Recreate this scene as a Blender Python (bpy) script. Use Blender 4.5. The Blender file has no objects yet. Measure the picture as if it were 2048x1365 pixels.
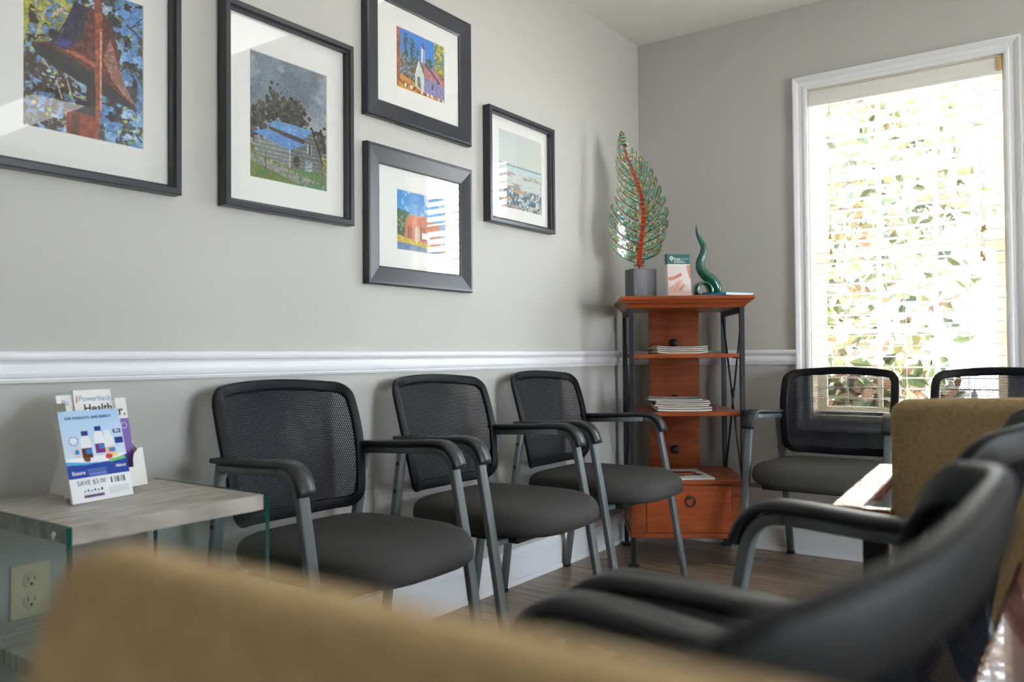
import bpy, bmesh, math, random
import numpy as np
from mathutils import Vector, Matrix
random.seed(7)
SC = bpy.context.scene
COL = SC.collection
PI = math.pi

# ------------------------------------------------------------------ camera
CAM = (1.872, -3.743, 0.886)
F_PX = 1653.2
YAW, PIT, ROL = math.radians(35.419), math.radians(1.018), math.radians(-0.459)
fw = Vector((-math.sin(YAW)*math.cos(PIT), math.cos(YAW)*math.cos(PIT), math.sin(PIT)))
rt = Vector((math.cos(YAW), math.sin(YAW), 0)); up = rt.cross(fw)
r2 = math.cos(ROL)*rt + math.sin(ROL)*up
u2 = -math.sin(ROL)*rt + math.cos(ROL)*up
cd = bpy.data.cameras.new('camera'); cam = bpy.data.objects.new('camera', cd); COL.objects.link(cam)
cam.matrix_world = Matrix(((r2.x, u2.x, -fw.x, CAM[0]), (r2.y, u2.y, -fw.y, CAM[1]), (r2.z, u2.z, -fw.z, CAM[2]), (0, 0, 0, 1)))
cd.sensor_width = 36; cd.lens = F_PX*36/2048; cd.clip_start = 0.01
cd.dof.use_dof = True; cd.dof.focus_distance = 2.9; cd.dof.aperture_fstop = 4.2
SC.camera = cam

# ------------------------------------------------------------------ sky, sun, exposure
wd = bpy.data.worlds.new('world'); SC.world = wd; wd.use_nodes = True
wn = wd.node_tree; bg = wn.nodes['Background']
sky = wn.nodes.new('ShaderNodeTexSky'); sky.sky_type = 'HOSEK_WILKIE'
sky.sun_direction = Vector((-0.2, -0.6, 0.77)).normalized(); sky.turbidity = 4.0; sky.ground_albedo = 0.4
mixw = wn.nodes.new('ShaderNodeMix'); mixw.data_type = 'RGBA'; mixw.inputs[0].default_value = 0.45
wn.links.new(sky.outputs[0], mixw.inputs[6]); mixw.inputs[7].default_value = (0.88, 0.95, 1.0, 1)
wn.links.new(mixw.outputs[2], bg.inputs['Color']); bg.inputs['Strength'].default_value = 30.0
sd = bpy.data.lights.new('sun', 'SUN'); sun = bpy.data.objects.new('sun', sd); COL.objects.link(sun)
sd.energy = 70.0; sd.angle = 0.01; sd.color = (1, 0.97, 0.92)
sun.rotation_euler = (-Vector((-0.2, -0.6, 0.77))).to_track_quat('-Z', 'Y').to_euler()
LAMP = 3.3                      # radiance of the ceiling light diffusers
SC.view_settings.view_transform = 'Standard'; SC.view_settings.look = 'None'
SC.view_settings.exposure = 0.48; SC.view_settings.gamma = 1.0
SC.view_settings.use_curve_mapping = False

# ------------------------------------------------------------------ helpers
def lin(c):
    return tuple((v/12.92 if v <= 0.04045 else ((v+0.055)/1.055)**2.4) for v in c)
def rgb(r, g, b):
    return lin((r/255, g/255, b/255))
def mat(name, col, rough=0.5, metal=0.0, spec=0.5, coat=0.0, var=0.0, vscale=20.0, vstretch=(1, 1, 1), bump=0.0, col2=None, rnd=0.0):
    m = bpy.data.materials.new(name); m.use_nodes = True
    nt = m.node_tree; p = nt.nodes['Principled BSDF']
    p.inputs['Base Color'].default_value = (*col, 1); p.inputs['Roughness'].default_value = rough
    p.inputs['Metallic'].default_value = metal; p.inputs['Specular IOR Level'].default_value = spec
    p.inputs['Coat Weight'].default_value = coat
    if var or bump or col2:
        tc = nt.nodes.new('ShaderNodeTexCoord'); mp = nt.nodes.new('ShaderNodeMapping')
        nt.links.new(tc.outputs['Object'], mp.inputs[0]); mp.inputs['Scale'].default_value = vstretch
        nz = nt.nodes.new('ShaderNodeTexNoise'); nz.inputs['Scale'].default_value = vscale; nz.inputs['Detail'].default_value = 5
        if rnd:
            oi = nt.nodes.new('ShaderNodeObjectInfo'); ml = nt.nodes.new('ShaderNodeVectorMath'); ml.operation = 'SCALE'
            cb = nt.nodes.new('ShaderNodeCombineXYZ')
            for i in range(3): nt.links.new(oi.outputs['Random'], cb.inputs[i])
            nt.links.new(cb.outputs[0], ml.inputs[0]); ml.inputs['Scale'].default_value = 37.0
            nt.links.new(ml.outputs[0], mp.inputs['Location'])
        nt.links.new(mp.outputs[0], nz.inputs['Vector'])
        c2 = col2 if col2 else tuple(v*(1-var) for v in col)
        rp = nt.nodes.new('ShaderNodeValToRGB')
        rp.color_ramp.elements[0].position = 0.32; rp.color_ramp.elements[1].position = 0.68
        rp.color_ramp.elements[0].color = (*c2, 1); rp.color_ramp.elements[1].color = (*col, 1)
        nt.links.new(nz.outputs['Fac'], rp.inputs[0]); out = rp.outputs[0]
        if rnd:
            hs = nt.nodes.new('ShaderNodeHueSaturation'); mr = nt.nodes.new('ShaderNodeMapRange')
            mr.inputs['To Min'].default_value = 1-rnd; mr.inputs['To Max'].default_value = 1+rnd
            nt.links.new(oi.outputs['Random'], mr.inputs['Value']); nt.links.new(mr.outputs[0], hs.inputs['Value'])
            nt.links.new(out, hs.inputs['Color']); out = hs.outputs[0]
        nt.links.new(out, p.inputs['Base Color'])
        if bump:
            bp = nt.nodes.new('ShaderNodeBump'); bp.inputs['Strength'].default_value = bump; bp.inputs['Distance'].default_value = 0.002
            nt.links.new(nz.outputs['Fac'], bp.inputs['Height']); nt.links.new(bp.outputs[0], p.inputs['Normal'])
    return m
def glassmat(name, tint=(1, 1, 1), f0=0.08, rough=0.0):
    """thin sheet glass: clear, with Schlick reflection that is the same from both faces"""
    m = bpy.data.materials.new(name); m.use_nodes = True; nt = m.node_tree; nt.nodes.clear(); N = nt.nodes.new; Lk = nt.links.new
    o = N('ShaderNodeOutputMaterial'); mx = N('ShaderNodeMixShader')
    tr = N('ShaderNodeBsdfTransparent'); gl = N('ShaderNodeBsdfGlossy'); ge = N('ShaderNodeNewGeometry')
    tr.inputs[0].default_value = (*tint, 1); gl.inputs['Roughness'].default_value = rough
    d = N('ShaderNodeVectorMath'); d.operation = 'DOT_PRODUCT'; Lk(ge.outputs['Incoming'], d.inputs[0]); Lk(ge.outputs['Normal'], d.inputs[1])
    def mt(op, a, b=None):
        n = N('ShaderNodeMath'); n.operation = op
        for i, v in enumerate((a, b)):
            if v is None: continue
            if isinstance(v, (int, float)): n.inputs[i].default_value = v
            else: Lk(v, n.inputs[i])
        return n.outputs[0]
    q = mt('POWER', mt('SUBTRACT', 1.0, mt('ABSOLUTE', d.outputs['Value'])), 5.0)
    fr = mt('ADD', mt('MULTIPLY', q, 1-f0), f0)
    Lk(fr, mx.inputs[0]); Lk(tr.outputs[0], mx.inputs[1]); Lk(gl.outputs[0], mx.inputs[2])
    Lk(mx.outputs[0], o.inputs[0]); return m
def attrmat(name, rough=0.5, coat=0.0, spec=0.5):
    m = mat(name, (1, 1, 1), rough, spec=spec, coat=coat); nt = m.node_tree
    a = nt.nodes.new('ShaderNodeVertexColor'); a.layer_name = 'col'
    nt.links.new(a.outputs[0], nt.nodes['Principled BSDF'].inputs['Base Color']); return m
def emit(name, col, s):
    m = bpy.data.materials.new(name); m.use_nodes = True; nt = m.node_tree; nt.nodes.clear()
    o = nt.nodes.new('ShaderNodeOutputMaterial'); e = nt.nodes.new('ShaderNodeEmission')
    e.inputs[0].default_value = (*col, 1); e.inputs[1].default_value = s; nt.links.new(e.outputs[0], o.inputs[0]); return m

def tag(o, label=None, cat=None, group=None, kind=None):
    if label: o['label'] = label
    if cat: o['category'] = cat
    if group: o['group'] = group
    if kind: o['kind'] = kind
    return o
def thing(name, label, cat, loc=(0, 0, 0), rz=0.0, group=None, kind=None):
    o = bpy.data.objects.new(name, None); COL.objects.link(o); o.empty_display_size = 0.1
    o.location = loc; o.rotation_euler = (0, 0, rz); return tag(o, label, cat, group, kind)
def link(name, me, m, parent=None, smooth=False, loc=None, rot=None):
    o = bpy.data.objects.new(name, me); COL.objects.link(o)
    for mm in (m if isinstance(m, (list, tuple)) else [m]): me.materials.append(mm)
    if smooth: me.polygons.foreach_set('use_smooth', [True]*len(me.polygons))
    if parent: o.parent = parent
    if loc: o.location = loc
    if rot: o.rotation_euler = rot
    return o
def poly(name, v, f, m, parent=None, smooth=False, **k):
    me = bpy.data.meshes.new(name); me.from_pydata([tuple(map(float, p)) for p in v], [], f); me.update()
    return link(name, me, m, parent, smooth, **k)
def bmobj(name, bm, m, parent=None, smooth=False, **k):
    bmesh.ops.recalc_face_normals(bm, faces=bm.faces)
    me = bpy.data.meshes.new(name); bm.to_mesh(me); bm.free(); return link(name, me, m, parent, smooth, **k)
def bmbox(bm, x0, x1, y0, y1, z0, z1, bev=0.0, seg=2, M=None):
    r = bmesh.ops.create_cube(bm, size=1); vs = r['verts']
    for v in vs:
        v.co = Vector((x0+(v.co.x+.5)*(x1-x0), y0+(v.co.y+.5)*(y1-y0), z0+(v.co.z+.5)*(z1-z0)))
    if bev:
        es = list({e for v in vs for e in v.link_edges})
        g = bmesh.ops.bevel(bm, geom=es, offset=bev, segments=seg, affect='EDGES', profile=0.5)
        vs = list({v for f in g['faces'] for v in f.verts} | {v for v in vs if v.is_valid})
    if M is not None:
        for v in vs: v.co = M @ v.co
    return vs
def box(name, x0, x1, y0, y1, z0, z1, m, parent=None, bev=0.0, seg=2, smooth=False, **k):
    bm = bmesh.new(); bmbox(bm, x0, x1, y0, y1, z0, z1, bev, seg); return bmobj(name, bm, m, parent, smooth, **k)
def sweep_v(path, section, side=None, closed=False, cap=True, scale=None):
    """section: (a,b) pts, a along side vector, b along normal"""
    n = len(path); P = [Vector(p) for p in path]; V = []; F = []; k = len(section)
    for i in range(n):
        if closed: T = P[(i+1) % n]-P[i-1]
        else: T = P[min(i+1, n-1)]-P[max(i-1, 0)]
        T.normalize()
        S = Vector(side[i]) if isinstance(side, list) else (Vector(side) if side else Vector((0, 0, 1)).cross(T))
        if S.length < 1e-6: S = Vector((1, 0, 0))
        S = (S-T*S.dot(T)).normalized(); N = T.cross(S)
        q = scale[i] if scale else 1.0
        for a, b in section: V.append(P[i]+S*a*q+N*b*q)
    for i in range(n if closed else n-1):
        j = (i+1) % n
        for a in range(k):
            b = (a+1) % k; F.append((i*k+a, i*k+b, j*k+b, j*k+a))
    if cap and not closed:
        F.append(tuple(range(k-1, -1, -1))); F.append(tuple((n-1)*k+a for a in range(k)))
    return V, F
def sweep(name, path, section, m, parent=None, side=None, closed=False, smooth=True, scale=None):
    V, F = sweep_v(path, section, side, closed, True, scale)
    bm = bmesh.new(); vs = [bm.verts.new(v) for v in V]
    for f in F: bm.faces.new([vs[i] for i in f])
    return bmobj(name, bm, m, parent, smooth)
def circ(r, n=10, ry=None): return [(r*math.cos(2*PI*i/n), (ry or r)*math.sin(2*PI*i/n)) for i in range(n)]
def rrect(w, h, r, n=3):
    o = []
    for cx, cy, a0 in ((w/2-r, h/2-r, 0), (-w/2+r, h/2-r, PI/2), (-w/2+r, -h/2+r, PI), (w/2-r, -h/2+r, 1.5*PI)):
        for i in range(n+1): o.append((cx+r*math.cos(a0+PI/2*i/n), cy+r*math.sin(a0+PI/2*i/n)))
    return o
def tube(name, p, r, m, parent=None, n=10, **k): return sweep(name, p, circ(r, n), m, parent, **k)
def lathe(name, prof, m, parent=None, n=24, axis='z', loc=(0, 0, 0), rot=None, smooth=True):
    V = []; F = []
    for i in range(n):
        a = 2*PI*i/n
        for r, h in prof: V.append((r*math.cos(a), r*math.sin(a), h))
    k = len(prof)
    for i in range(n):
        j = (i+1) % n
        for a in range(k-1): F.append((i*k+a, j*k+a, j*k+a+1, i*k+a+1))
    bm = bmesh.new(); vs = [bm.verts.new(v) for v in V]
    for f in F: bm.faces.new([vs[i] for i in f])
    bmesh.ops.remove_doubles(bm, verts=bm.verts, dist=1e-6)
    return bmobj(name, bm, m, parent, smooth, loc=loc, rot=rot)
def bez(p0, p1, p2, n=8):
    return [tuple((1-t)**2*a+2*t*(1-t)*b+t*t*c for a, b, c in zip(p0, p1, p2)) for t in [i/n for i in range(n+1)]]
def spline(pts, n=8):
    P = [Vector(p) for p in pts]; P = [2*P[0]-P[1]]+P+[2*P[-1]-P[-2]]; o = []
    for i in range(1, len(P)-2):
        for s in range(n):
            t = s/n; a, b, c, d = P[i-1:i+3]
            o.append(0.5*((2*b)+(c-a)*t+(2*a-5*b+4*c-d)*t*t+(3*b-a-3*c+d)*t**3))
    o.append(P[-2]); return o
def text(name, body, size, m, parent, M, align='LEFT', bold=False):
    cu = bpy.data.curves.new(name, 'FONT'); cu.body = body; cu.size = size; cu.align_x = align; cu.resolution_u = 3
    if bold: cu.offset = size*0.018
    to = bpy.data.objects.new(name, cu); me = bpy.data.meshes.new_from_object(to); bpy.data.objects.remove(to)
    me.transform(M); return link(name, me, m, parent)
def copy_tree(o, parent=None):
    c = o.copy(); COL.objects.link(c); c.parent = parent
    for ch in list(o.children): copy_tree(ch, c)
    return c

# ------------------------------------------------------------------ materials
M_wall = mat('wall_paint', rgb(190, 189, 184), 0.55, spec=0.3, var=0.02, vscale=3, bump=0.02)
M_ceil = mat('ceiling_paint', rgb(244, 242, 236), 0.9, spec=0.1)
M_trim = mat('white_trim_paint', rgb(242, 243, 245), 0.35)
M_plank = mat('wood_plank', rgb(170, 148, 124), 0.36, spec=0.5, col2=rgb(126, 106, 88), vscale=3.0, vstretch=(1.2, 16, 4), rnd=0.16, bump=0.08)
M_gap = mat('floor_gap', rgb(48, 38, 30), 0.8)
M_blackfab = mat('black_fabric', rgb(62, 61, 60), 0.75, spec=0.3, var=0.15, vscale=500)
M_blackpl = mat('black_plastic', rgb(32, 35, 40), 0.42)
M_steel = mat('grey_powdercoat', rgb(104, 112, 114), 0.42, spec=0.5, metal=0.15)
M_dark = mat('dark_rubber', rgb(18, 18, 19), 0.6)
M_cherry = mat('cherry_wood', rgb(158, 78, 38), 0.3, coat=0.25, col2=rgb(118, 50, 22), vscale=5, vstretch=(1, 1, 9))
M_cherryh = mat('cherry_wood_across', rgb(166, 80, 40), 0.3, coat=0.25, col2=rgb(134, 58, 26), vscale=5, vstretch=(1.2, 6, 12))
M_rim = mat('back_rim', rgb(14, 16, 20), 0.5, spec=0.2)
M_iron = mat('black_iron', rgb(40, 42, 46), 0.42, metal=0.3)
M_frameb = mat('black_frame', rgb(42, 45, 52), 0.34, spec=0.55)
M_mat = mat('mat_board', rgb(238, 237, 233), 0.9, spec=0.1)
M_bevel = mat('mat_bevel', rgb(250, 248, 240), 0.9)
M_glass = glassmat('picture_glass', f0=0.075)
M_pane = glassmat('window_glass', f0=0.06)
M_print = attrmat('printed_paper', 0.7, spec=0.2)
M_slat = mat('blind_slat', rgb(244, 242, 234), 0.5)
M_cord = mat('blind_cord', rgb(228, 222, 205), 0.7)
M_tassel = mat('wood_tassel', rgb(196, 160, 96), 0.5)
M_vinyl = mat('window_vinyl', rgb(238, 228, 206), 0.45)
M_tan = mat('tan_upholstery', rgb(168, 144, 108), 0.95, spec=0.1, col2=rgb(144, 122, 88), vscale=160, bump=0.25)
M_tan_lit = mat('tan_upholstery_lit', rgb(214, 186, 144), 0.95, spec=0.1, col2=rgb(192, 165, 124), vscale=160, bump=0.25)  # tan upholstery made paler to stand in for light missing on the nearest chair
M_woodarm = mat('glossy_red_wood', rgb(140, 66, 36), 0.12, coat=1.0, col2=rgb(104, 42, 22), vscale=6, vstretch=(2, 14, 2))
M_blackleg = mat('black_wood', rgb(26, 26, 29), 0.4)
M_greywood = mat('grey_oak_laminate', rgb(206, 200, 190), 0.40, col2=rgb(150, 143, 134), vscale=6, vstretch=(12, 1.4, 3))
M_tglass = glassmat('table_glass', tint=(0.90, 0.96, 0.945), f0=0.04)
M_tedge = mat('glass_edge', rgb(20, 84, 72), 0.12, spec=0.7)
M_chrome = mat('chrome', rgb(220, 222, 225), 0.15, metal=1.0)
M_card = mat('white_card', rgb(240, 238, 234), 0.7, spec=0.2)
M_ivory = mat('ivory_plastic', rgb(222, 208, 168), 0.4)
M_slot = mat('outlet_slot', rgb(40, 34, 28), 0.7)
M_slate = mat('grey_wash_wood', rgb(118, 118, 122), 0.6, col2=rgb(78, 78, 84), vscale=9, vstretch=(6, 6, 0.6))
M_page = mat('page_edges', rgb(222, 218, 206), 0.8, col2=rgb(186, 182, 170), vscale=3, vstretch=(1, 1, 260))
# ------------------------------------------------------------------ room shell
RX, RY, ZC = 4.6, -6.2, 2.44
def struct(o): return tag(o, kind='structure')
fl = struct(box('floor', -0.1, RX+.1, RY-.1, 0.1, -0.06, -0.0035, M_gap)); fl['label'] = 'grey-brown wood plank floor'
PW = 0.19; rows = int(math.ceil(-RY/PW)); k = 0
plank_me = {}
for r in range(rows):
    y1 = -r*PW-0.0012; y0 = max(-(r+1)*PW+0.0012, RY)
    x = -random.random()*1.1
    while x < RX:
        x0, x1 = max(x, 0), min(x+1.22, RX)
        if x1-x0 > 0.02:
            box('plank', 0, x1-x0-0.002, 0, y1-y0, -0.004, 0, M_plank, fl, bev=0.0009, seg=1, loc=(x0, y0, 0))
        x += 1.22
struct(box('ceiling', -0.1, RX+.1, RY-.1, 0.14, ZC, ZC+0.1, M_ceil))
struct(box('wall_left', -0.12, 0, RY-.1, 0.14, 0, ZC, M_wall))
struct(box('wall_rear', 0, RX, RY-.12, RY, 0, ZC, M_wall))
WZ0, WZ1, WW = 0.60, 2.06, 0.764
WIN = [0.825]
bm = bmesh.new(); xs = 0.0
for wx in WIN:
    bmbox(bm, xs, wx, 0, .14, 0, ZC); bmbox(bm, wx, wx+WW, 0, .14, 0, WZ0); bmbox(bm, wx, wx+WW, 0, .14, WZ1, ZC); xs = wx+WW
bmbox(bm, xs, RX, 0, .14, 0, ZC)
struct(bmobj('wall_back', bm, M_wall))
WINR = []
DY0, DY1, DZ = -1.15, -2.65, 2.06     # glazed double door in the right wall
bm = bmesh.new(); ys = 0.14
for wy in WINR:
    bmbox(bm, RX, RX+.14, wy, ys, 0, ZC); bmbox(bm, RX, RX+.14, wy-WW, wy, 0, WZ0); bmbox(bm, RX, RX+.14, wy-WW, wy, WZ1, ZC); ys = wy-WW
bmbox(bm, RX, RX+.14, DY0, ys, 0, ZC); bmbox(bm, RX, RX+.14, DY1, DY0, DZ, ZC); bmbox(bm, RX, RX+.14, RY-.1, DY1, 0, ZC)
struct(bmobj('wall_right', bm, M_wall))

def profile_run(name, prof, p0, p1, inward, m):
    """prof (d,z): d out from the wall"""
    p0, p1, n = Vector(p0), Vector(p1), Vector(inward); V = []; k = len(prof)
    for p in (p0, p1):
        for d, z in prof: V.append(p+n*d+Vector((0, 0, z)))
    F = [(i, i+1, k+i+1, k+i) for i in range(k-1)]+[(k-1, 0, k, 2*k-1), tuple(range(k)), tuple(range(2*k-1, k-1, -1))]
    bm = bmesh.new(); vs = [bm.verts.new(v) for v in V]
    for f in F: bm.faces.new([vs[i] for i in f])
    return struct(bmobj(name, bm, m))
RAIL = [(0, .836), (.008, .836), (.009, .840), (.012, .841), (.012, .846), (.015, .848), (.017, .856), (.017, .862), (.013, .870), (.0115, .876), (.014, .881), (.021, .886), (.023, .892), (.023, .899), (.019, .903), (0, .903)]
BASE = [(0, 0), (.024, 0), (.024, .010), (.021, .017), (.0165, .020), (.0165, .098), (.0145, .102), (.0145, .108), (.010, .114), (.009, .122), (.005, .130), (.005, .135), (0, .135)]
profile_run('trim_1', RAIL, (0, RY, 0), (0, 0, 0), (1, 0, 0), M_trim)['label'] = 'white moulded chair rail along the picture wall'
xs = 0.0
for i, wx in enumerate(WIN+[RX+.053]):
    profile_run('trim_%d' % (i+2), RAIL, (xs, 0, 0), (wx-.053, 0, 0), (0, -1, 0), M_trim); xs = wx+WW+.053
profile_run('baseboard_left', BASE, (0, RY, 0), (0, 0, 0), (1, 0, 0), M_trim)
profile_run('baseboard_back', BASE, (0, 0, 0), (RX, 0, 0), (0, -1, 0), M_trim)
profile_run('baseboard_right', BASE, (RX, DY0+.055, 0), (RX, 0, 0), (-1, 0, 0), M_trim)

def rectloft(name, u0, u1, v0, v1, prof, fmap, m, parent=None, close=True):
    V = []; F = []; k = len(prof)
    for o, p in prof:
        for u, v in ((u0-o, v0-o), (u1+o, v0-o), (u1+o, v1+o), (u0-o, v1+o)): V.append(fmap(u, v, p))
    for i in range(k if close else k-1):
        j = (i+1) % k
        for a in range(4):
            b = (a+1) % 4; F.append((i*4+a, i*4+b, j*4+b, j*4+a))
    bm = bmesh.new(); vs = [bm.verts.new(v) for v in V]
    for f in F: bm.faces.new([vs[i] for i in f])
    return bmobj(name, bm, m, parent)

# ------------------------------------------------------------------ windows with blinds
CASE = [(-.006, 0), (-.006, .012), (.002, .016), (.010, .016), (.014, .012), (.030, .013), (.036, .019), (.047, .024), (.053, .024), (.053, 0)]
def make_window(i, loc, rz=0.0, lab='', ndl=3):
    w = thing('window_%d' % i, None, None, loc, rz); w['kind'] = 'structure'
    w['label'] = 'white cased sash window with divided panes'
    rectloft('casing', 0, WW, WZ0, WZ1, CASE, lambda u, v, p: (u, -p, v), M_trim, w)
    j = 0.012
    for nm, a in (('jamb', (0, j, 0, .14, WZ0, WZ1)), ('jamb', (WW-j, WW, 0, .14, WZ0, WZ1)), ('jamb', (j, WW-j, 0, .14, WZ1-j, WZ1)), ('sill', (j, WW-j, -.004, .14, WZ0, WZ0+j))):
        box(nm, *a, M_vinyl, w)
    x0, x1 = j, WW-j
    mid = 1.33
    for si, (za, zb, yy) in enumerate(((WZ0+j, mid+.02, .085), (mid-.02, WZ1-j, .108))):
        s = 0.038; sh = rectloft('sash', x0+s, x1-s, za+s, zb-s, [(0, yy), (0, yy+.02), (s, yy+.02), (s, yy)], lambda u, v, p: (u, p, v), M_vinyl, w)
        gx = [x0+s+(x1-x0-2*s)*t/3 for t in range(4)]; gz = [za+s+(zb-za-2*s)*t/2 for t in range(3)]
        for t in (1, 2): box('muntin', gx[t]-.009, gx[t]+.009, yy+.002, yy+.018, gz[0], gz[2], M_vinyl, sh)
        box('muntin', gx[0], gx[3], yy+.003, yy+.017, gz[1]-.009, gz[1]+.009, M_vinyl, sh)
        for a in range(3):
            for b in range(2):
                poly('pane', [(gx[a], yy+.01, gz[b]), (gx[a+1], yy+.01, gz[b]), (gx[a+1], yy+.01, gz[b+1]), (gx[a], yy+.01, gz[b+1])], [(0, 1, 2, 3)], M_pane, sh)
    b = thing('window_blind', lab, 'blind', loc, rz)
    box('headrail', j+.004, WW-j-.004, .008, .062, 2.005, WZ1-j-.002, M_slat, b)
    sweep('valance', [(j+.002, .0, 2.012), (WW-j-.002, .0, 2.012)], [(-.005, -.032), (.005, -.032), (.007, -.022), (.004, -.012), (.005, .02), (.008, .026), (.006, .034), (-.005, .034)], M_slat, b, side=(0, -1, 0), smooth=False)
    me = None; z = 1.962; n = 0
    while z > 0.655:
        if me is None:
            tl = math.radians(-4); V = []
            for x in (j+.006, WW-j-.006):
                for t, h in ((-.025, 0), (-.012, .0012), (0, .0017), (.012, .0012), (.025, 0)):
                    for s in (0.0012, -0.0012):
                        V.append((x, .034+t*math.cos(tl)-(h+s)*math.sin(tl), t*math.sin(tl)+(h+s)*math.cos(tl)))
            F = []
            for q in range(4):
                F += [(q*2, q*2+2, 12+q*2, 10+q*2), (q*2+1, 11+q*2, 13+q*2, q*2+3)]
            F += [(0, 10, 11, 1), (8, 9, 19, 18), (0, 1, 3, 5, 7, 9, 8, 6, 4, 2), (10, 12, 14, 16, 18, 19, 17, 15, 13, 11)]
            o = poly('slat', V, F, M_slat, b, loc=(0, 0, z)); me = o.data
        else:
            o = bpy.data.objects.new('slat', me); COL.objects.link(o); o.parent = b; o.location = (0, 0, z)
        z -= 0.0455
    box('bottom_rail', j+.006, WW-j-.006, .010, .058, .616, .632, M_slat, b, bev=.003)
    for fx in (.19, .5, .81):
        for yy in (.007, .061):
            tube('ladder_cord', [(WW*fx, yy, 2.0), (WW*fx, yy, .632)], .0011, M_cord, b, n=5)
    for (cx, cz) in ((.676, 1.362), (.684, 1.368), (.672, 1.262), (.680, 1.246), (.095, 1.385), (.098, 1.318)):
        c = tube('pull_cord', [(cx, .002, 2.0), (cx+.002, .002, 1.7), (cx, .002, cz+.02)], .0012, M_cord, b, n=5)
        lathe('tassel', [(0, .024), (.004, .024), (.005, .018), (.0045, .012), (.008, .004), (.0085, 0), (0, 0)], M_tassel, c, n=10, loc=(cx, .002, cz))
    if i == 1:
        box('end_bracket', WW-j-.016, WW-j-.001, -.012, .004, 1.99, 2.045, M_tassel, b, bev=.002)
    return w
make_window(1, (WIN[0], 0, 0), 0, 'white slat blind hanging in the window above the two mesh chairs')
d = thing('door_1', 'white framed glass double door opposite the picture wall', None, (RX, DY0, 0), -PI/2, kind='structure')
DW = DY0-DY1
rectloft('door_casing', 0, DW, -.2, DZ, CASE, lambda u, v, p: (u, -p, max(v, 0)), M_trim, d)
for q in range(2):
    x0, x1 = .02+q*(DW/2-.01), DW/2-.005+q*(DW/2-.015)
    lf = rectloft('door_leaf', x0+.10, x1-.10, .22, DZ-.14, [(0, .05), (0, .09), (.10, .09), (.10, .05)], lambda u, v, p: (u, p, v), M_trim, d)
    box('kick_rail', x0, x1, .05, .09, .012, .12, M_trim, lf)
    poly('pane', [(x0+.10, .07, .22), (x1-.10, .07, .22), (x1-.10, .07, DZ-.14), (x0+.10, .07, DZ-.14)], [(0, 1, 2, 3)], M_pane, lf)
    hx = x1-.05 if q == 0 else x0+.05
    tube('handle', [(hx, .05, .92), (hx, .01, .93), (hx, .005, 1.0), (hx, .01, 1.07), (hx, .05, 1.08)], .009, M_chrome, lf, n=8)

# ------------------------------------------------------------------ ceiling lights
M_diff = emit('light_diffuser', (1.0, 0.98, 0.94), LAMP)
def ceil_light(x, y, label):
    t = thing('ceiling_light', label, 'ceiling light', (x, y, ZC), group='long ceiling light panels')
    box('frame', 0, 1.22, -.02, 0, -.045, -.001, M_trim, t); box('frame', 0, 1.22, .30, .32, -.045, -.001, M_trim, t)
    box('frame', -.02, 0, -.02, .32, -.045, -.001, M_trim, t); box('frame', 1.22, 1.24, -.02, .32, -.045, -.001, M_trim, t)
    box('diffuser', 0, 1.22, 0, .30, -.042, -.03, M_diff, t)
for x, y, l in ((0.48, -1.51, 'long lit ceiling panel over the middle chairs of the picture wall'), (3.06, -1.51, 'long lit ceiling panel over the open side of the room, window end'),
                (2.3, -4.75, 'long ceiling panel added out of view to brighten the taller tan lounge chair')):  # last panel is an added, unseen lamp to brighten the nearest tan chair
    ceil_light(x, y, l)

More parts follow.
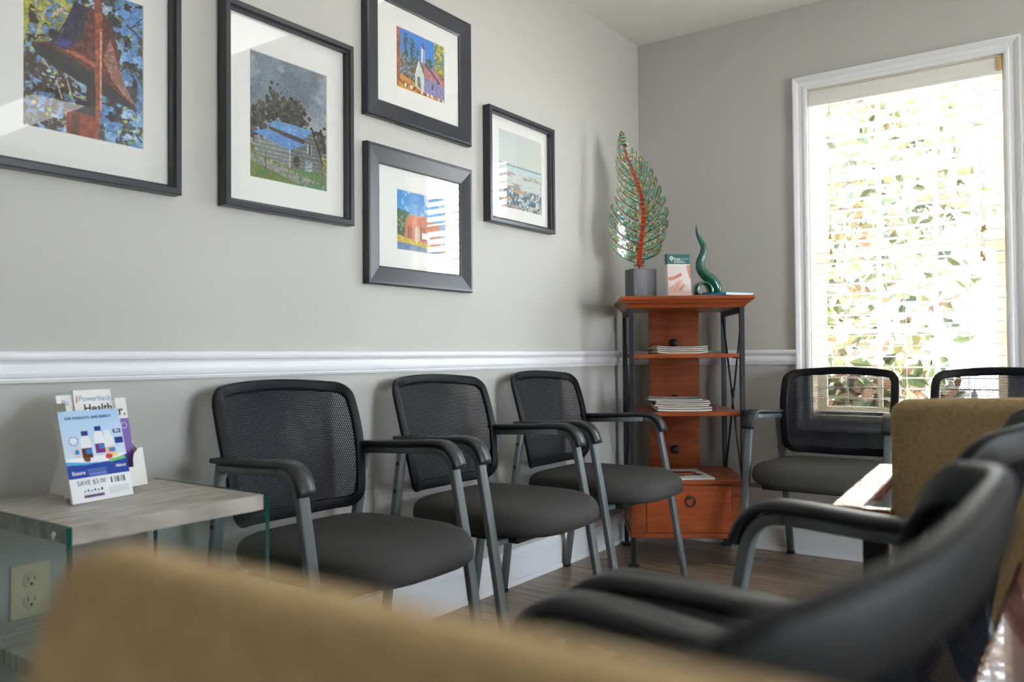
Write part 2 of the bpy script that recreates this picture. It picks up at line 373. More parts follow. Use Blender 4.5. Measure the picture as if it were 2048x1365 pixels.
# ------------------------------------------------------------------ outdoors
M_pave = mat('pale_pavement', rgb(200, 199, 196), 0.9, var=0.2, vscale=2)
M_mulch = mat('brown_mulch', rgb(120, 92, 70), 0.95, var=0.5, vscale=30)
M_leaf = attrmat('leaf_colours', 0.45)
M_bark = mat('bark', rgb(110, 92, 76), 0.9, var=0.3, vscale=18)
g = box('ground_outside', -14, 30, -20, 30, -0.25, -0.15, M_pave); tag(g, 'pale pavement outside the window', kind='structure')
g = box('planting_bed', -4, 6, 0.3, 3.9, -0.15, -0.10, M_mulch); tag(g, 'brown mulched planting bed outside the window', kind='structure')
LEAFC = [rgb(70, 82, 50), rgb(88, 100, 62), rgb(118, 120, 78), rgb(144, 136, 90), rgb(128, 100, 74), rgb(154, 116, 90), rgb(52, 66, 46)]
def leafy(name, label, cat, loc, rad, h, n, size, seed, trunk=True, z0=0.3):
    rng = np.random.RandomState(seed); t = thing(name, label, cat, loc)
    if trunk:
        tube('trunk', spline([(0, 0, -.12), (.05, .03, h*.3), (-.04, 0, h*.6), (.02, .02, h*.9)], 5), .055, M_bark, t, n=8)
        for q in range(7):
            a = q*2.4; zz = h*(.2+.1*q)
            tube('branch', spline([(0, 0, zz), (math.cos(a)*rad*.4, math.sin(a)*rad*.4, zz+.2), (math.cos(a)*rad*.8, math.sin(a)*rad*.8, zz+.45)], 4), .018, M_bark, t, n=6)
    V = []; F = []; Cc = []
    for i in range(n):
        while True:
            p = rng.uniform(-1, 1, 3)
            if p@p < 1: break
        q = np.array([p[0]*rad, p[1]*rad, z0+(p[2]+1)/2*(h-z0)])
        d = rng.normal(size=3); d[2] -= .2; d /= np.linalg.norm(d); s = np.cross(d, rng.normal(size=3)); s /= np.linalg.norm(s)
        L = size*rng.uniform(.7, 1.3); w = L*.22; nn = np.cross(d, s)*L*.08; b = len(V)
        V += [q, q+d*L*.35+s*w+nn, q+d*L*.4, q+d*L*.35-s*w+nn, q+d*L*.75+s*w*.8+nn*.6, q+d*L*.75-s*w*.8+nn*.6, q+d*L]
        F += [(b, b+1, b+2), (b, b+2, b+3), (b+1, b+4, b+6, b+2), (b+2, b+6, b+5, b+3)]
        c = LEAFC[rng.randint(len(LEAFC))]; Cc += [(*c, 1)]*7
    o = poly('foliage', V, F, M_leaf, t); o['kind'] = 'stuff'
    a = o.data.color_attributes.new('col', 'FLOAT_COLOR', 'POINT'); a.data.foreach_set('color', np.array(Cc, 'f').ravel())
leafy('magnolia_tree', 'leafy tree with green and rust leaves close behind the window', 'tree', (0.0, 3.1, 0), 1.3, 4.3, 3400, .16, 1)
leafy('garden_shrub', 'low yellow-green shrub under the window outside', 'shrub', (0.95, 0.95, 0), .45, 0.9, 900, .11, 2, False, -.1)
leafy('garden_tree', 'thinner pale tree farther behind the leafy tree outside', 'tree', (-3.4, 5.6, 0), 1.2, 3.6, 1500, .14, 3)
leafy('box_shrub', 'rounded green shrub outside near the other window', 'shrub', (2.7, 2.4, 0), .7, 1.2, 700, .11, 4, False, -.1)
# ------------------------------------------------------------------ mesh-back guest chairs
def meshmat():
    m = bpy.data.materials.new('open_mesh_fabric'); m.use_nodes = True; nt = m.node_tree; nt.nodes.clear()
    N = nt.nodes.new; Lk = nt.links.new
    o = N('ShaderNodeOutputMaterial'); mx = N('ShaderNodeMixShader'); tr = N('ShaderNodeBsdfTransparent'); p = N('ShaderNodeBsdfPrincipled')
    p.inputs['Base Color'].default_value = (*rgb(20, 24, 32), 1); p.inputs['Roughness'].default_value = 0.7; p.inputs['Specular IOR Level'].default_value = 0.02
    tc = N('ShaderNodeTexCoord'); sp = N('ShaderNodeSeparateXYZ'); Lk(tc.outputs['Object'], sp.inputs[0])
    def math_(op, a, b=None):
        n = N('ShaderNodeMath'); n.operation = op
        for i, v in enumerate((a, b)):
            if v is None: continue
            if isinstance(v, (int, float)): n.inputs[i].default_value = v
            else: Lk(v, n.inputs[i])
        return n.outputs[0]
    def wave(c, per, thr):
        return math_('LESS_THAN', math_('ABSOLUTE', math_('SUBTRACT', math_('FRACT', math_('DIVIDE', c, per)), 0.5)), thr)
    row = math_('FLOOR', math_('DIVIDE', sp.outputs['Z'], .0046))
    sh = math_('MULTIPLY', math_('MODULO', row, 2.0), .00275)
    hole = math_('MULTIPLY', wave(math_('ADD', math_('ADD', sp.outputs['Y'], sh), 1.0), .0055, .25), wave(sp.outputs['Z'], .0046, .27))
    Lk(hole, mx.inputs[0]); Lk(p.outputs[0], mx.inputs[1]); Lk(tr.outputs[0], mx.inputs[2]); Lk(mx.outputs[0], o.inputs[0]); return m
M_mesh = meshmat()
BH, BHW, BZ = 0.335, 0.226, 0.470
def backmap(a, b, n=0.0):
    t = b/BH; s = a/BHW
    hw = 0.209+0.027*math.sin(min(max(t, 0), 1)*PI*.72)
    z = BZ+b+0.018*(1-s*s)*t-0.010*(1-s*s)*(1-t)
    x = 0.092-0.016*t-0.060*t*t+0.066*abs(s)**3.2+n
    return Vector((x, a/BHW*hw, z))
def make_chair():
    t = thing('mesh_armchair', 'x', 'chair')
    # back
    out = []; r = .03
    for cx, cy, a0 in ((BHW-r, BH-r, 0), (-BHW+r, BH-r, PI/2), (-BHW+r, r, PI), (BHW-r, r, 1.5*PI)):
        for i in range(6): out.append((cx+r*math.cos(a0+PI/2*i/5), cy+r*math.sin(a0+PI/2*i/5)))
    dense = []
    for i in range(len(out)):
        p, q = out[i], out[(i+1) % len(out)]; n = max(1, int(math.hypot(q[0]-p[0], q[1]-p[1])/.025))
        for j in range(n): dense.append((p[0]+(q[0]-p[0])*j/n, p[1]+(q[1]-p[1])*j/n))
    path = []; side = []
    for a, b in dense:
        c = backmap(a*.947, BH/2+(b-BH/2)*.93); path.append(c); side.append(backmap(a*.947, BH/2+(b-BH/2)*.93, .01)-c)
    sweep('back_frame', path, rrect(.013, .032, .0055, 3), M_rim, t, side=side, closed=True)
    V = []; F = []; nu, nv = 26, 18
    for j in range(nv+1):
        for i in range(nu+1):
            V.append(backmap((-1+2*i/nu)*BHW*.93, BH*(.045+.91*j/nv), .004))
    for j in range(nv):
        for i in range(nu): q = j*(nu+1)+i; F.append((q, q+1, q+nu+2, q+nu+1))
    poly('back_mesh', V, F, M_mesh, t, True)
    # seat
    rings = [(.40, .372), (.88, .374), (.95, .382), (.995, .398), (1.0, .414), (.985, .432), (.95, .443), (.88, .450), (.7, .453), (.45, .450), (.2, .448)]
    n = 48; V = []; F = []
    for sc, z in rings:
        for i in range(n):
            a = 2*PI*i/n; ca, sa = math.cos(a), math.sin(a)
            ex = 2.6 if ca > 0 else 5.0
            x = math.copysign(abs(ca)**(2/ex), ca)*(.258 if ca > 0 else .245); y = math.copysign(abs(sa)**(2/(3.4 if ca > 0 else 5)), sa)*(.252 if ca > 0 else .238)
            X = .352+x*sc; Y = y*sc
            dz = -.020*max(0, (X-.45)/.15)**2-.010*max(0, abs(Y)/.24-.6)
            V.append((X, Y, z+(dz if z > .39 else dz*.6)))
    k = len(rings)
    for j in range(k-1):
        for i in range(n): F.append((j*n+i, j*n+(i+1) % n, (j+1)*n+(i+1) % n, (j+1)*n+i))
    F += [tuple(range(n-1, -1, -1)), tuple((k-1)*n+i for i in range(n))]
    poly('seat_cushion', V, F, M_blackfab, t, True)
    box('seat_pan', .16, .52, -.19, .19, .352, .376, M_dark, t, bev=.006)
    box('seat_bar', .462, .488, -.262, .262, .352, .368, M_steel, t, bev=.003)
    box('seat_bar', .088, .112, -.236, .236, .352, .368, M_steel, t, bev=.003)
    sec = rrect(.030, .020, .004, 2)
    for s in (-1, 1):
        fp = [(.547, s*.263, .012), (.513, s*.263, .20), (.479, s*.263, .40), (.4485, s*.262, .555)]
        fp += bez((.445, s*.262, .572), (.4345, s*.261, .632), (.377, s*.259, .630), 9)
        lg = sweep('leg', fp, sec, M_steel, t, side=(0, 1, 0))
        box('foot_cap', .537, .558, s*.263-.0155, s*.263+.0155, 0, .014, M_dark, lg, bev=.002)
        sweep('arm_bar', [(.379, s*.259, .630), (.26, s*.250, .624), (.125, s*.240, .619)], sec, M_steel, t, side=(0, 1, 0))
        rp = [(.032, s*.226, .012), (.062, s*.230, .22), (.100, s*.236, .45), (.129, s*.241, .612)]
        lg = sweep('leg', rp, sec, M_steel, t, side=(0, 1, 0))
        box('foot_cap', .022, .043, s*.226-.0155, s*.226+.0155, 0, .014, M_dark, lg, bev=.002)
        for zz in (.56, .475):
            xx = .032+(.129-.032)*(zz/.612)**1.05
            lathe('bolt', [(0, .002), (.005, .002), (.006, 0)], M_dark, lg, n=10, loc=(xx, s*(.241+.0145-(.612-zz)*.02), zz), rot=(-s*PI/2, 0, 0))
        ap = [(.105, s*.238, .636), (.16, s*.242, .638), (.27, s*.250, .642), (.345, s*.256, .647)]
        ap += bez((.377, s*.259, .648), (.447, s*.262, .652), (.4615, s*.263, .583), 10)
        psec = [(-.025, -.004), (-.0225, -.0085), (.0225, -.0085), (.025, -.004), (.0262, .001), (.0248, .0048), (.021, .0068), (.012, .0082), (0, .0088), (-.012, .0082), (-.021, .0068), (-.0248, .0048), (-.0262, .001)]
        scl = [.78, .9, 1.0, 1.04]+[1.04-.1*i/10 for i in range(11)]
        sweep('armrest', ap, [(-a, -b) for a, b in psec], M_blackpl, t, side=(0, 1, 0), scale=scl)
    return t
chair = make_chair()
def put(o, loc, rz, label, group=None):
    o.location = loc; o.rotation_euler = (0, 0, rz); o['label'] = label
    if group: o['group'] = group
    return o
G = 'black mesh armchairs'
spots = [((.004, -2.275, 0), 0, 'black mesh armchair beside the grey-topped glass end table'),
         ((.004, -1.637, 0), 0, 'black mesh armchair in the middle of the three along the picture wall'),
         ((.004, -1.002, 0), 0, 'black mesh armchair against the picture wall next to the cherry shelf unit'),
         ((.968, -.004, 0), -PI/2, 'black mesh armchair under the window next to the cherry shelf unit'),
         ((1.560, -.004, 0), -PI/2, 'black mesh armchair under the window, half hidden by a tan chair back'),
         ((1.850, -2.705, 0), PI, 'black mesh armchair facing the picture wall, in front of the tan chair by the window'),
         ((1.852, -3.322, 0), PI, 'black mesh armchair facing the picture wall, farthest from the window')]
for i, (l, rz, lab) in enumerate(spots):
    put(chair if i == 0 else copy_tree(chair), l, rz, lab, G)

# ------------------------------------------------------------------ tan lounge chairs with glossy wooden arms
def lounge(label, loc, rz, top, armz, w=.26, rake=0.0, bv=.022, crown=.007, thin=None, fab=M_tan):
    t = thing('lounge_chair', label, 'chair', loc, rz, 'tan upholstered lounge chairs')
    bm = bmesh.new(); bmesh.ops.create_cube(bm, size=1)
    for v in bm.verts: v.co = Vector(((v.co.x+.5)*.10, v.co.y*2*w, .30+(v.co.z+.5)*(top-.30)))
    bmesh.ops.bevel(bm, geom=bm.edges[:], offset=bv, segments=5, affect='EDGES', profile=.5)
    bmesh.ops.subdivide_edges(bm, edges=[e for e in bm.edges if abs(e.verts[0].co.y-e.verts[1].co.y) > .2], cuts=10)
    if thin: bmesh.ops.bisect_plane(bm, geom=bm.verts[:]+bm.edges[:]+bm.faces[:], plane_co=(0, 0, .62), plane_no=(0, 0, 1)); bmesh.ops.bisect_plane(bm, geom=bm.verts[:]+bm.edges[:]+bm.faces[:], plane_co=(0, 0, .75), plane_no=(0, 0, 1))
    for v in bm.verts:
        h = (v.co.z-.30)/(top-.30); v.co.x += rake*(1-h)
        if thin: v.co.x *= 1.0-(1.0-thin)*min(max((v.co.z-.62)/(top-.015-.62), 0), 1)
        v.co.z += crown*(1-(v.co.y/w)**2)*h
    bmobj('back_cushion', bm, fab, t, True)
    bm = bmesh.new(); bmbox(bm, .10, .58, -w, w, .34, .46, .028, 4)
    bmobj('seat_cushion', bm, fab, t, True)
    box('seat_frame', .03, .56, -w+.01, w-.01, .27, .335, M_blackleg, t, bev=.004)
    box('rear_rail', .015, .04, -w-.05, w+.05, armz-.055, armz-.022, M_woodarm, t, bev=.004) if False else None
    for s in (-1, 1):
        o = box('arm', -.005, .60, min(s*(w+.042), s*(w+.096)), max(s*(w+.042), s*(w+.096)), armz-.026, armz, M_woodarm, t, bev=.006, seg=3)
        box('arm_end', -.005, .018, min(s*(w-.002), s*(w+.044)), max(s*(w-.002), s*(w+.044)), armz-.026, armz-.001, M_woodarm, o, bev=.003)
        y0, y1 = sorted((s*(w+.008), s*(w+.046)))
        box('leg', .016, .054, y0, y1, 0, armz-.026, M_blackleg, t, bev=.003)
        box('leg', .54, .578, y0, y1, 0, armz-.026, M_blackleg, t, bev=.003)
        box('side_rail', .054, .54, y0+.006, y1-.006, .28, .33, M_blackleg, t, bev=.003)
    return t
lounge('tan upholstered lounge chair with glossy wooden arms facing the window', (1.848, -2.262, 0), math.radians(94.3), .806, .630)
lounge('tan lounge chair, only its glossy red-brown arm showing behind the mesh armchairs', (2.152, -3.12, 0), math.radians(90), .806, .662)
lounge('taller tan lounge chair, fabric lightened for missing light, turned away from the window, backing onto a mesh armchair', (1.900, -3.616, 0), math.radians(-90), .836, .650, bv=.020, crown=.001, thin=.20, fab=M_tan_lit)

# ------------------------------------------------------------------ end table
t = thing('end_table', 'small end table with grey oak top between glass side panels', 'table', (0, 0, 0))
TX0, TX1, TY0, TY1, TZ = .035, .445, -3.040, -2.622, .600
box('table_top', TX0, TX1-.003, TY0+.010, TY1-.010, TZ-.032, TZ, M_greywood, t, bev=.0015)
box('lower_shelf', TX0, TX1-.003, TY0+.010, TY1-.010, .315, .345, M_greywood, t, bev=.0015)
for y in (TY0, TY1-.010):
    bm = bmesh.new(); bmbox(bm, TX0-.003, TX1+.002, y, y+.010, 0, TZ+.001)
    o = bmobj('glass_side', bm, [M_tglass, M_tedge], t)
    for p in o.data.polygons:
        if abs(p.normal.y) < .5: p.material_index = 1
    for x in (TX0+.05, TX1-.035):
        for z in (TZ-.016, .33):
            yy = y-.001 if y == TY0 else y+.011
            lathe('bolt', [(0, .004), (.006, .004), (.008, .002), (.008, 0), (0, 0)], M_chrome, o, n=14, loc=(x, yy, z), rot=(PI/2 if y == TY0 else -PI/2, 0, 0))

# ------------------------------------------------------------------ wall outlet
t = thing('wall_outlet', 'ivory double wall outlet behind the end table', 'outlet', (0, -2.896, .394))
box('cover_plate', 0, .006, -.040, .040, -.057, .057, M_ivory, t, bev=.002)
for z in (.022, -.022):
    o = lathe('receptacle', [(0, .0022), (.016, .0022), (.0172, .001), (.0172, 0)], M_ivory, t, n=20, loc=(.006, 0, z), rot=(0, PI/2, 0))
    for a, b, w_, h_ in ((-.0065, .004, .0016, .009), (.0065, .004, .0016, .0075), (0, -.008, .005, .005)):
        box('slot', .0081, .0087, a-w_/2, a+w_/2, z+b-h_/2, z+b+h_/2, M_slot, t)
# ------------------------------------------------------------------ printed pictures (flat colour prints)
def srgb(a): a = np.asarray(a, float)/255; return np.where(a <= .04045, a/12.92, ((a+.055)/1.055)**2.4)
def vnoise(rng, h, w, cell, octaves=3):
    out = np.zeros((h, w)); amp = 1; tot = 0
    for o in range(octaves):
        c = max(cell/(2**o), 1.2); gh, gw = int(h/c)+3, int(w/c)+3; g = rng.rand(gh, gw)
        y = np.arange(h)/c; x = np.arange(w)/c; yi, xi = y.astype(int), x.astype(int)
        fy = (y-yi)[:, None]; fx = (x-xi)[None]; fy = fy*fy*(3-2*fy); fx = fx*fx*(3-2*fx)
        v = g[yi][:, xi]*(1-fy)*(1-fx)+g[yi+1][:, xi]*fy*(1-fx)+g[yi][:, xi+1]*(1-fy)*fx+g[yi+1][:, xi+1]*fy*fx
        out += v*amp; tot += amp; amp *= .55
    return out/tot
class Art:
    """rows from the top; coordinates 0..1, y down; sRGB 0..255"""
    def __init__(s, h, w, seed):
        s.h, s.w = h, w; s.r = np.random.RandomState(seed); s.a = np.zeros((h, w, 3)); s.Y, s.X = np.mgrid[0:h, 0:w]; s.Y = (s.Y+.5)/h; s.X = (s.X+.5)/w
    def n(s, cell, o=3): return vnoise(s.r, s.h, s.w, cell, o)
    def put(s, mask, col):
        m = np.clip(mask.astype(float), 0, 1)[..., None]; s.a = s.a*(1-m)+np.asarray(col, float)*m
    def poly(s, pts):
        ins = np.zeros((s.h, s.w), bool); n = len(pts)
        for i in range(n):
            (x0, y0), (x1, y1) = pts[i], pts[(i+1) % n]
            if y0 == y1: continue
            ins ^= ((s.Y < y0) != (s.Y < y1)) & (s.X < (x1-x0)*(s.Y-y0)/(y1-y0)+x0)
        return ins
    def fill(s, pts, col, var=0, cell=4):
        c = np.asarray(col, float)
        if var: c = c*(1+(s.n(cell)[..., None]-.5)*2*var)
        s.put(s.poly(pts), c)
    def line(s, p, q, wd, col):
        d = np.array(q)-np.array(p); L = math.hypot(*d); nx, ny = -d[1]/L*wd/2, d[0]/L*wd/2
        s.fill([(p[0]+nx, p[1]+ny), (q[0]+nx, q[1]+ny), (q[0]-nx, q[1]-ny), (p[0]-nx, p[1]-ny)], col)
    def ell(s, cx, cy, rx, ry): return ((s.X-cx)/rx)**2+((s.Y-cy)/ry)**2 < 1
    def mesh(s, name, fmap, m, parent):
        h, w = s.h, s.w; V = np.empty((h+1, w+1, 3))
        for j in range(h+1):
            for i in range(w+1): V[j, i] = fmap(i/w, 1-j/h)
        idx = np.arange((h+1)*(w+1)).reshape(h+1, w+1)
        F = np.stack([idx[1:, :-1], idx[1:, 1:], idx[:-1, 1:], idx[:-1, :-1]], -1).reshape(-1, 4)
        me = bpy.data.meshes.new(name); me.from_pydata(V.reshape(-1, 3).tolist(), [], F.tolist()); me.update()
        ca = me.color_attributes.new('col', 'FLOAT_COLOR', 'CORNER')
        c = np.concatenate([srgb(np.clip(s.a, 0, 255)), np.ones((h, w, 1))], -1).reshape(-1, 1, 4).repeat(4, 1)
        ca.data.foreach_set('color', c.astype('f').ravel()); return link(name, me, m, parent)

def art_bell():
    A = Art(200, 156, 11); n1, n2, n3 = A.n(26), A.n(11, 4), A.n(5, 4)
    A.put(np.ones_like(A.X), (88, 134, 190)); A.put(n1 > .55, (128, 172, 216)); A.put(n1 > .66, (176, 200, 224))
    A.put((n2 > .54), (72, 78, 84)); A.put((n2 > .61) & (n3 > .45), (52, 48, 44))
    lw = A.X < .42+.2*(n1-.5)
    A.put(lw & (n3 > .46), (120, 122, 44)); A.put(lw & (n3 > .58), (186, 180, 70)); A.put(lw & (n2 > .6), (44, 40, 34)); A.put(lw & (A.Y > .5) & (n3 > .5), (66, 52, 54))
    for i in range(90):
        x, y = A.r.rand(2); a = A.r.uniform(-1.4, 1.4); L = A.r.uniform(.08, .28); left = x < .45
        A.line((x, y), (x+L*math.cos(a), y+L*math.sin(a)*.8), A.r.uniform(.005, .014), (190, 170, 168) if left and i % 2 else (52, 46, 48))
    for i in range(160):
        x, y = A.r.rand(2); rx, ry = A.r.uniform(.006, .022), A.r.uniform(.004, .014)
        A.put(A.ell(x, y, rx, ry), [(150, 160, 60), (206, 200, 90), (84, 110, 50), (110, 130, 70)][i % 4])
    dk = 1+(A.n(4)[..., None]-.5)*.7
    # bell flaring down to the right, with a post in front
    A.put(A.poly([(.40, .13), (.30, .36), (.20, .44), (.06, .475), (.10, .53), (.30, .585), (.60, .655), (.80, .70), (.95, .745), (.93, .72), (.84, .62), (.79, .50), (.77, .36), (.72, .20), (.62, .15)]), np.array((96, 58, 50))*dk)
    A.put(A.poly([(.40, .13), (.30, .36), (.20, .44), (.34, .46), (.46, .36), (.52, .15)]), np.array((52, 50, 70))*dk)
    A.put(A.poly([(.22, .44), (.30, .40), (.38, .40), (.35, .455)]), (62, 66, 130))
    A.put(A.poly([(.30, .468), (.40, .455), (.60, .50), (.62, .54), (.46, .50)]), (170, 92, 74))
    A.put(A.poly([(.70, .30), (.76, .44), (.84, .60), (.93, .715), (.84, .67), (.72, .58), (.64, .46)]), np.array((150, 108, 98))*dk)
    A.put(A.poly([(.06, .475), (.20, .468), (.36, .50), (.58, .57), (.78, .655), (.95, .745), (.72, .715), (.40, .635), (.12, .545)]), (50, 50, 52))
    A.fill([(.50, .66), (.62, .66), (.60, .85), (.50, .85)], (60, 52, 48), .2)
    A.fill([(.56, 0), (.63, 0), (.635, .40), (.62, .86), (.60, 1.0), (.56, 1.0), (.575, .80), (.57, .2)], (150, 82, 62), .35)
    A.line((.622, .28), (.622, .80), .012, (214, 160, 132))
    A.fill([(.34, .84), (.58, .84), (.575, 1.0), (.34, 1.0)], (132, 64, 48), .4); A.fill([(.38, .86), (.44, .86), (.44, 1), (.38, 1)], (92, 52, 44), .2)
    A.fill([(.33, .80), (.58, .80), (.58, .85), (.33, .84)], (58, 56, 54)); A.a = A.a*(1+.5*(A.n(3, 2)[..., None]-.5))*.92+16
    return A
def art_barn():
    A = Art(220, 172, 12); n = A.n(40, 4); st = vnoise(A.r, A.h*3, A.w, 34, 4)[A.h:2*A.h]
    base = 92+58*n[..., None]; A.put(np.ones_like(A.X), base*np.array((.92, 1.02, 1.12)))
    A.put(np.clip((st-.55)*4, 0, .6), (176, 184, 190)); A.put(np.clip((A.Y-.30)*3, 0, .55), (190, 188, 186)); A.put(np.clip((.12-A.Y)*4, 0, .4)*(A.n(20)), (200, 206, 214))
    def blob(cx, cy, rx, ry, n):
        for i in range(n):
            q = A.r.normal(size=2)*.45; x, y = cx+q[0]*rx, cy+q[1]*ry; r_ = A.r.uniform(.010, .030)
            A.put(A.ell(x, y, r_, r_*.8), [(58, 58, 54), (74, 74, 66), (92, 92, 82), (50, 48, 46)][i % 4])
    for c in ((.33, .36, .10, .12, 50), (.47, .37, .13, .12, 80), (.62, .44, .14, .12, 80), (.24, .46, .12, .10, 60), (.10, .52, .14, .12, 80), (.40, .46, .24, .10, 120), (.92, .60, .14, .16, 100), (.03, .62, .10, .14, 50)): blob(*c)
    # meadow
    gm = A.Y > .735+.02*np.sin(A.X*5); gn = A.n(6)
    A.put(gm, np.array((112, 128, 72))*(.7+.6*gn[..., None])); A.put(gm & (A.Y < .86) & (A.X > .25) & (gn > .42), (190, 172, 96)); A.put(gm & (gn > .62), (86, 126, 76))
    pth = np.abs(A.Y-(.885+.17*(A.X-.3))) < .028+.02*(A.X); A.put(pth & (A.n(5) > .38), (150, 148, 150)); A.put(gm & (A.X > .62) & (A.Y > .84) & (A.n(6) > .5), (84, 128, 92))
    pl = .82+.36*(np.sin(A.Y*190)>.2)*A.n(7)
    A.put(A.poly([(.06, .665), (.50, .715), (.50, .862), (.06, .80)]), np.array((146, 152, 150))*pl[..., None])
    A.put(A.poly([(.50, .655), (.80, .515), (.88, .64), (.95, .77), (.95, .845), (.50, .862)]), np.array((122, 124, 122))*pl[..., None])
    A.put(A.poly([(.22, .56), (.70, .60), (.68, .655), (.24, .59)]), (76, 72, 70))
    A.fill([(.32, .505), (.80, .508), (.68, .60), (.20, .562)], (104, 146, 190), .14, 12); A.fill([(.205, .593), (.70, .645), (.50, .715), (.03, .637)], (96, 142, 196), .14, 12)
    A.line((.80, .51), (.95, .785), .02, (56, 50, 50)); A.fill([(.74, .63), (.785, .63), (.785, .72), (.74, .715)], (84, 88, 92)); A.line((.738, .63), (.738, .715), .008, (200, 216, 222)); A.line((.787, .63), (.787, .72), .008, (200, 216, 222))
    A.put(A.ell(.585, .80, .045, .045), (62, 58, 58)); A.fill([(.70, .78), (.80, .78), (.80, .86), (.70, .86)], (140, 160, 168), .3); A.line((.50, .715), (.50, .86), .008, (196, 210, 212))
    for x in (.19, .37, .62, .93): A.line((x, .79), (x, .96), .010, (82, 86, 78))
    A.line((.19, .80), (.93, .83), .003, (110, 114, 108)); A.a *= 1+.34*(A.n(2.4, 2)[..., None]-.5)
    return A
def art_church():
    A = Art(150, 166, 13); n = A.n(9); f = A.n(5)
    A.put(np.ones_like(A.X), (70, 130, 206)); A.put(np.clip(A.Y*1.4-.35, 0, .8), (120, 182, 226))
    A.put((A.Y > .42+.1*(n-.5)) & (f > .40), (142, 124, 94)); A.put((A.Y > .45) & (f > .58), (96, 84, 62))
    for x, w, t in ((.19, .05, .06), (.32, .06, .1), (.42, .05, .25), (.62, .05, .35), (.70, .05, .32)):
        A.line((x, t), (x+.01, .8), .012, (78, 62, 46)); A.put((np.abs(A.X-x) < w*(.5+.8*n)) & (A.Y > t) & (A.Y < .55) & (f > .47), (74, 92, 62))
    A.put((A.X > .78) & (A.Y < .55) & (f > .42), (120, 122, 50)); A.put((A.X > .78) & (A.Y < .5) & (f > .55), (190, 184, 66))
    A.put(A.poly([(0, .74), (.5, .86), (1, .93), (1, 1), (0, 1)]), (204, 140, 66)); A.put((A.Y > .84) & (f > .60) & (A.Y > .76+.17*A.X), (92, 62, 44))
    A.fill([(.56, .62), (1, .72), (1, .95), (.56, .93)], (136, 134, 176), .2); A.fill([(.53, .44), (.88, .50), (1, .72), (.60, .66)], (190, 120, 112), .25, 7); A.fill([(.57, .45), (.66, .45), (.92, .68), (.88, .70)], (74, 92, 140), .2)
    A.fill([(.38, .70), (.46, .42), (.57, .64), (.56, .93), (.38, .88)], (206, 212, 208), .06); A.line((.38, .70), (.46, .42), .014, (238, 240, 238)); A.line((.46, .42), (.58, .66), .016, (120, 96, 92))
    A.fill([(.42, .70), (.48, .70), (.50, .90), (.42, .87)], (112, 116, 108), .2)
    A.fill([(.505, .20), (.545, .08), (.59, .20), (.59, .44), (.505, .44)], (152, 160, 190), .15); A.fill([(.505, .20), (.54, .08), (.54, .2), (.53, .44), (.505, .44)], (236, 238, 238)); A.fill([(.52, .12), (.545, .08), (.59, .20), (.52, .20)], (92, 92, 106))
    A.fill([(.72, .74), (.76, .75), (.76, .84), (.72, .83)], (84, 84, 100))
    A.fill([(0, 0), (.08, 0), (.07, .9), (0, .9)], (156, 92, 58), .35, 6)
    for x in (.16, .28, .5, .62, .7, .86, .95): A.fill([(x, .87+.08*x), (x+.045, .875+.08*x), (x+.045, .945+.05*x), (x, .94+.05*x)], (226, 220, 204))
    return A
def art_brick():
    A = Art(110, 136, 14); n = A.n(16); f = A.n(5)
    A.put(np.ones_like(A.X), (66, 142, 206)); A.put(np.clip(A.Y*1.5-.2, 0, .7), (150, 200, 230)); A.put(np.clip((n-.55)*5, 0, .7), (214, 228, 238))
    A.put((A.X < .24) & (A.Y > .34+.2*(n-.5)) & (A.Y < .8), (84, 104, 84)); A.put((A.X < .24) & (A.Y > .4) & (A.Y < .8) & (f > .55), (136, 152, 120))
    A.fill([(.16, .55), (.24, .40), (.38, .36), (.42, .40), (.58, .36), (.64, .44), (.9, .46), (.9, .90), (.16, .86)], (196, 122, 96), .16, 3)
    for x in (.21, .26, .46, .52): A.fill([(x, .60), (x+.025, .56), (x+.05, .60), (x+.05, .80), (x, .80)], (150, 96, 84))
    A.fill([(.36, .62), (.41, .54), (.46, .62), (.46, .82), (.36, .82)], (210, 190, 170)); A.fill([(.5, .66), (.66, .66), (.66, .76), (.5, .76)], (236, 232, 226))
    A.fill([(0, .74), (.4, .82), (1, .90), (1, .95), (0, .86)], (196, 176, 72), .2); A.fill([(0, .86), (1, .95), (1, 1), (0, 1)], (110, 134, 168), .15)
    return A
def art_sea():
    A = Art(150, 150, 15); st = vnoise(A.r, A.h, A.w, 26, 4); n = A.n(5); sy = vnoise(A.r, A.h*5, A.w, 30, 4)[::5]
    A.put(np.ones_like(A.X), (208, 214, 210)); A.put(np.clip((.3-A.Y)*2, 0, .5), (196, 206, 206)); A.put(np.clip(A.X-.4, 0, .6)*(A.Y < .42), (214, 218, 200))
    hz = .445; A.put((np.abs(A.Y-hz) < .018+.012*st), (150, 176, 184)); A.put((A.Y > hz) & (A.Y < .52), (196, 216, 218))
    A.put((A.Y > .50) & (sy > .5), (214, 216, 212)); A.put((A.Y > .52) & (sy > .60), (172, 170, 168)); A.put((A.Y > .66) & (sy > .53), (170, 156, 146))
    bt = A.Y > .73+.06*(st-.5); A.put(bt, (150, 168, 174)); A.put(bt & (n > .52), (96, 116, 126)); A.put(bt & (n < .40), (206, 214, 210)); A.put(bt & (sy > .58), (190, 160, 132))
    return A
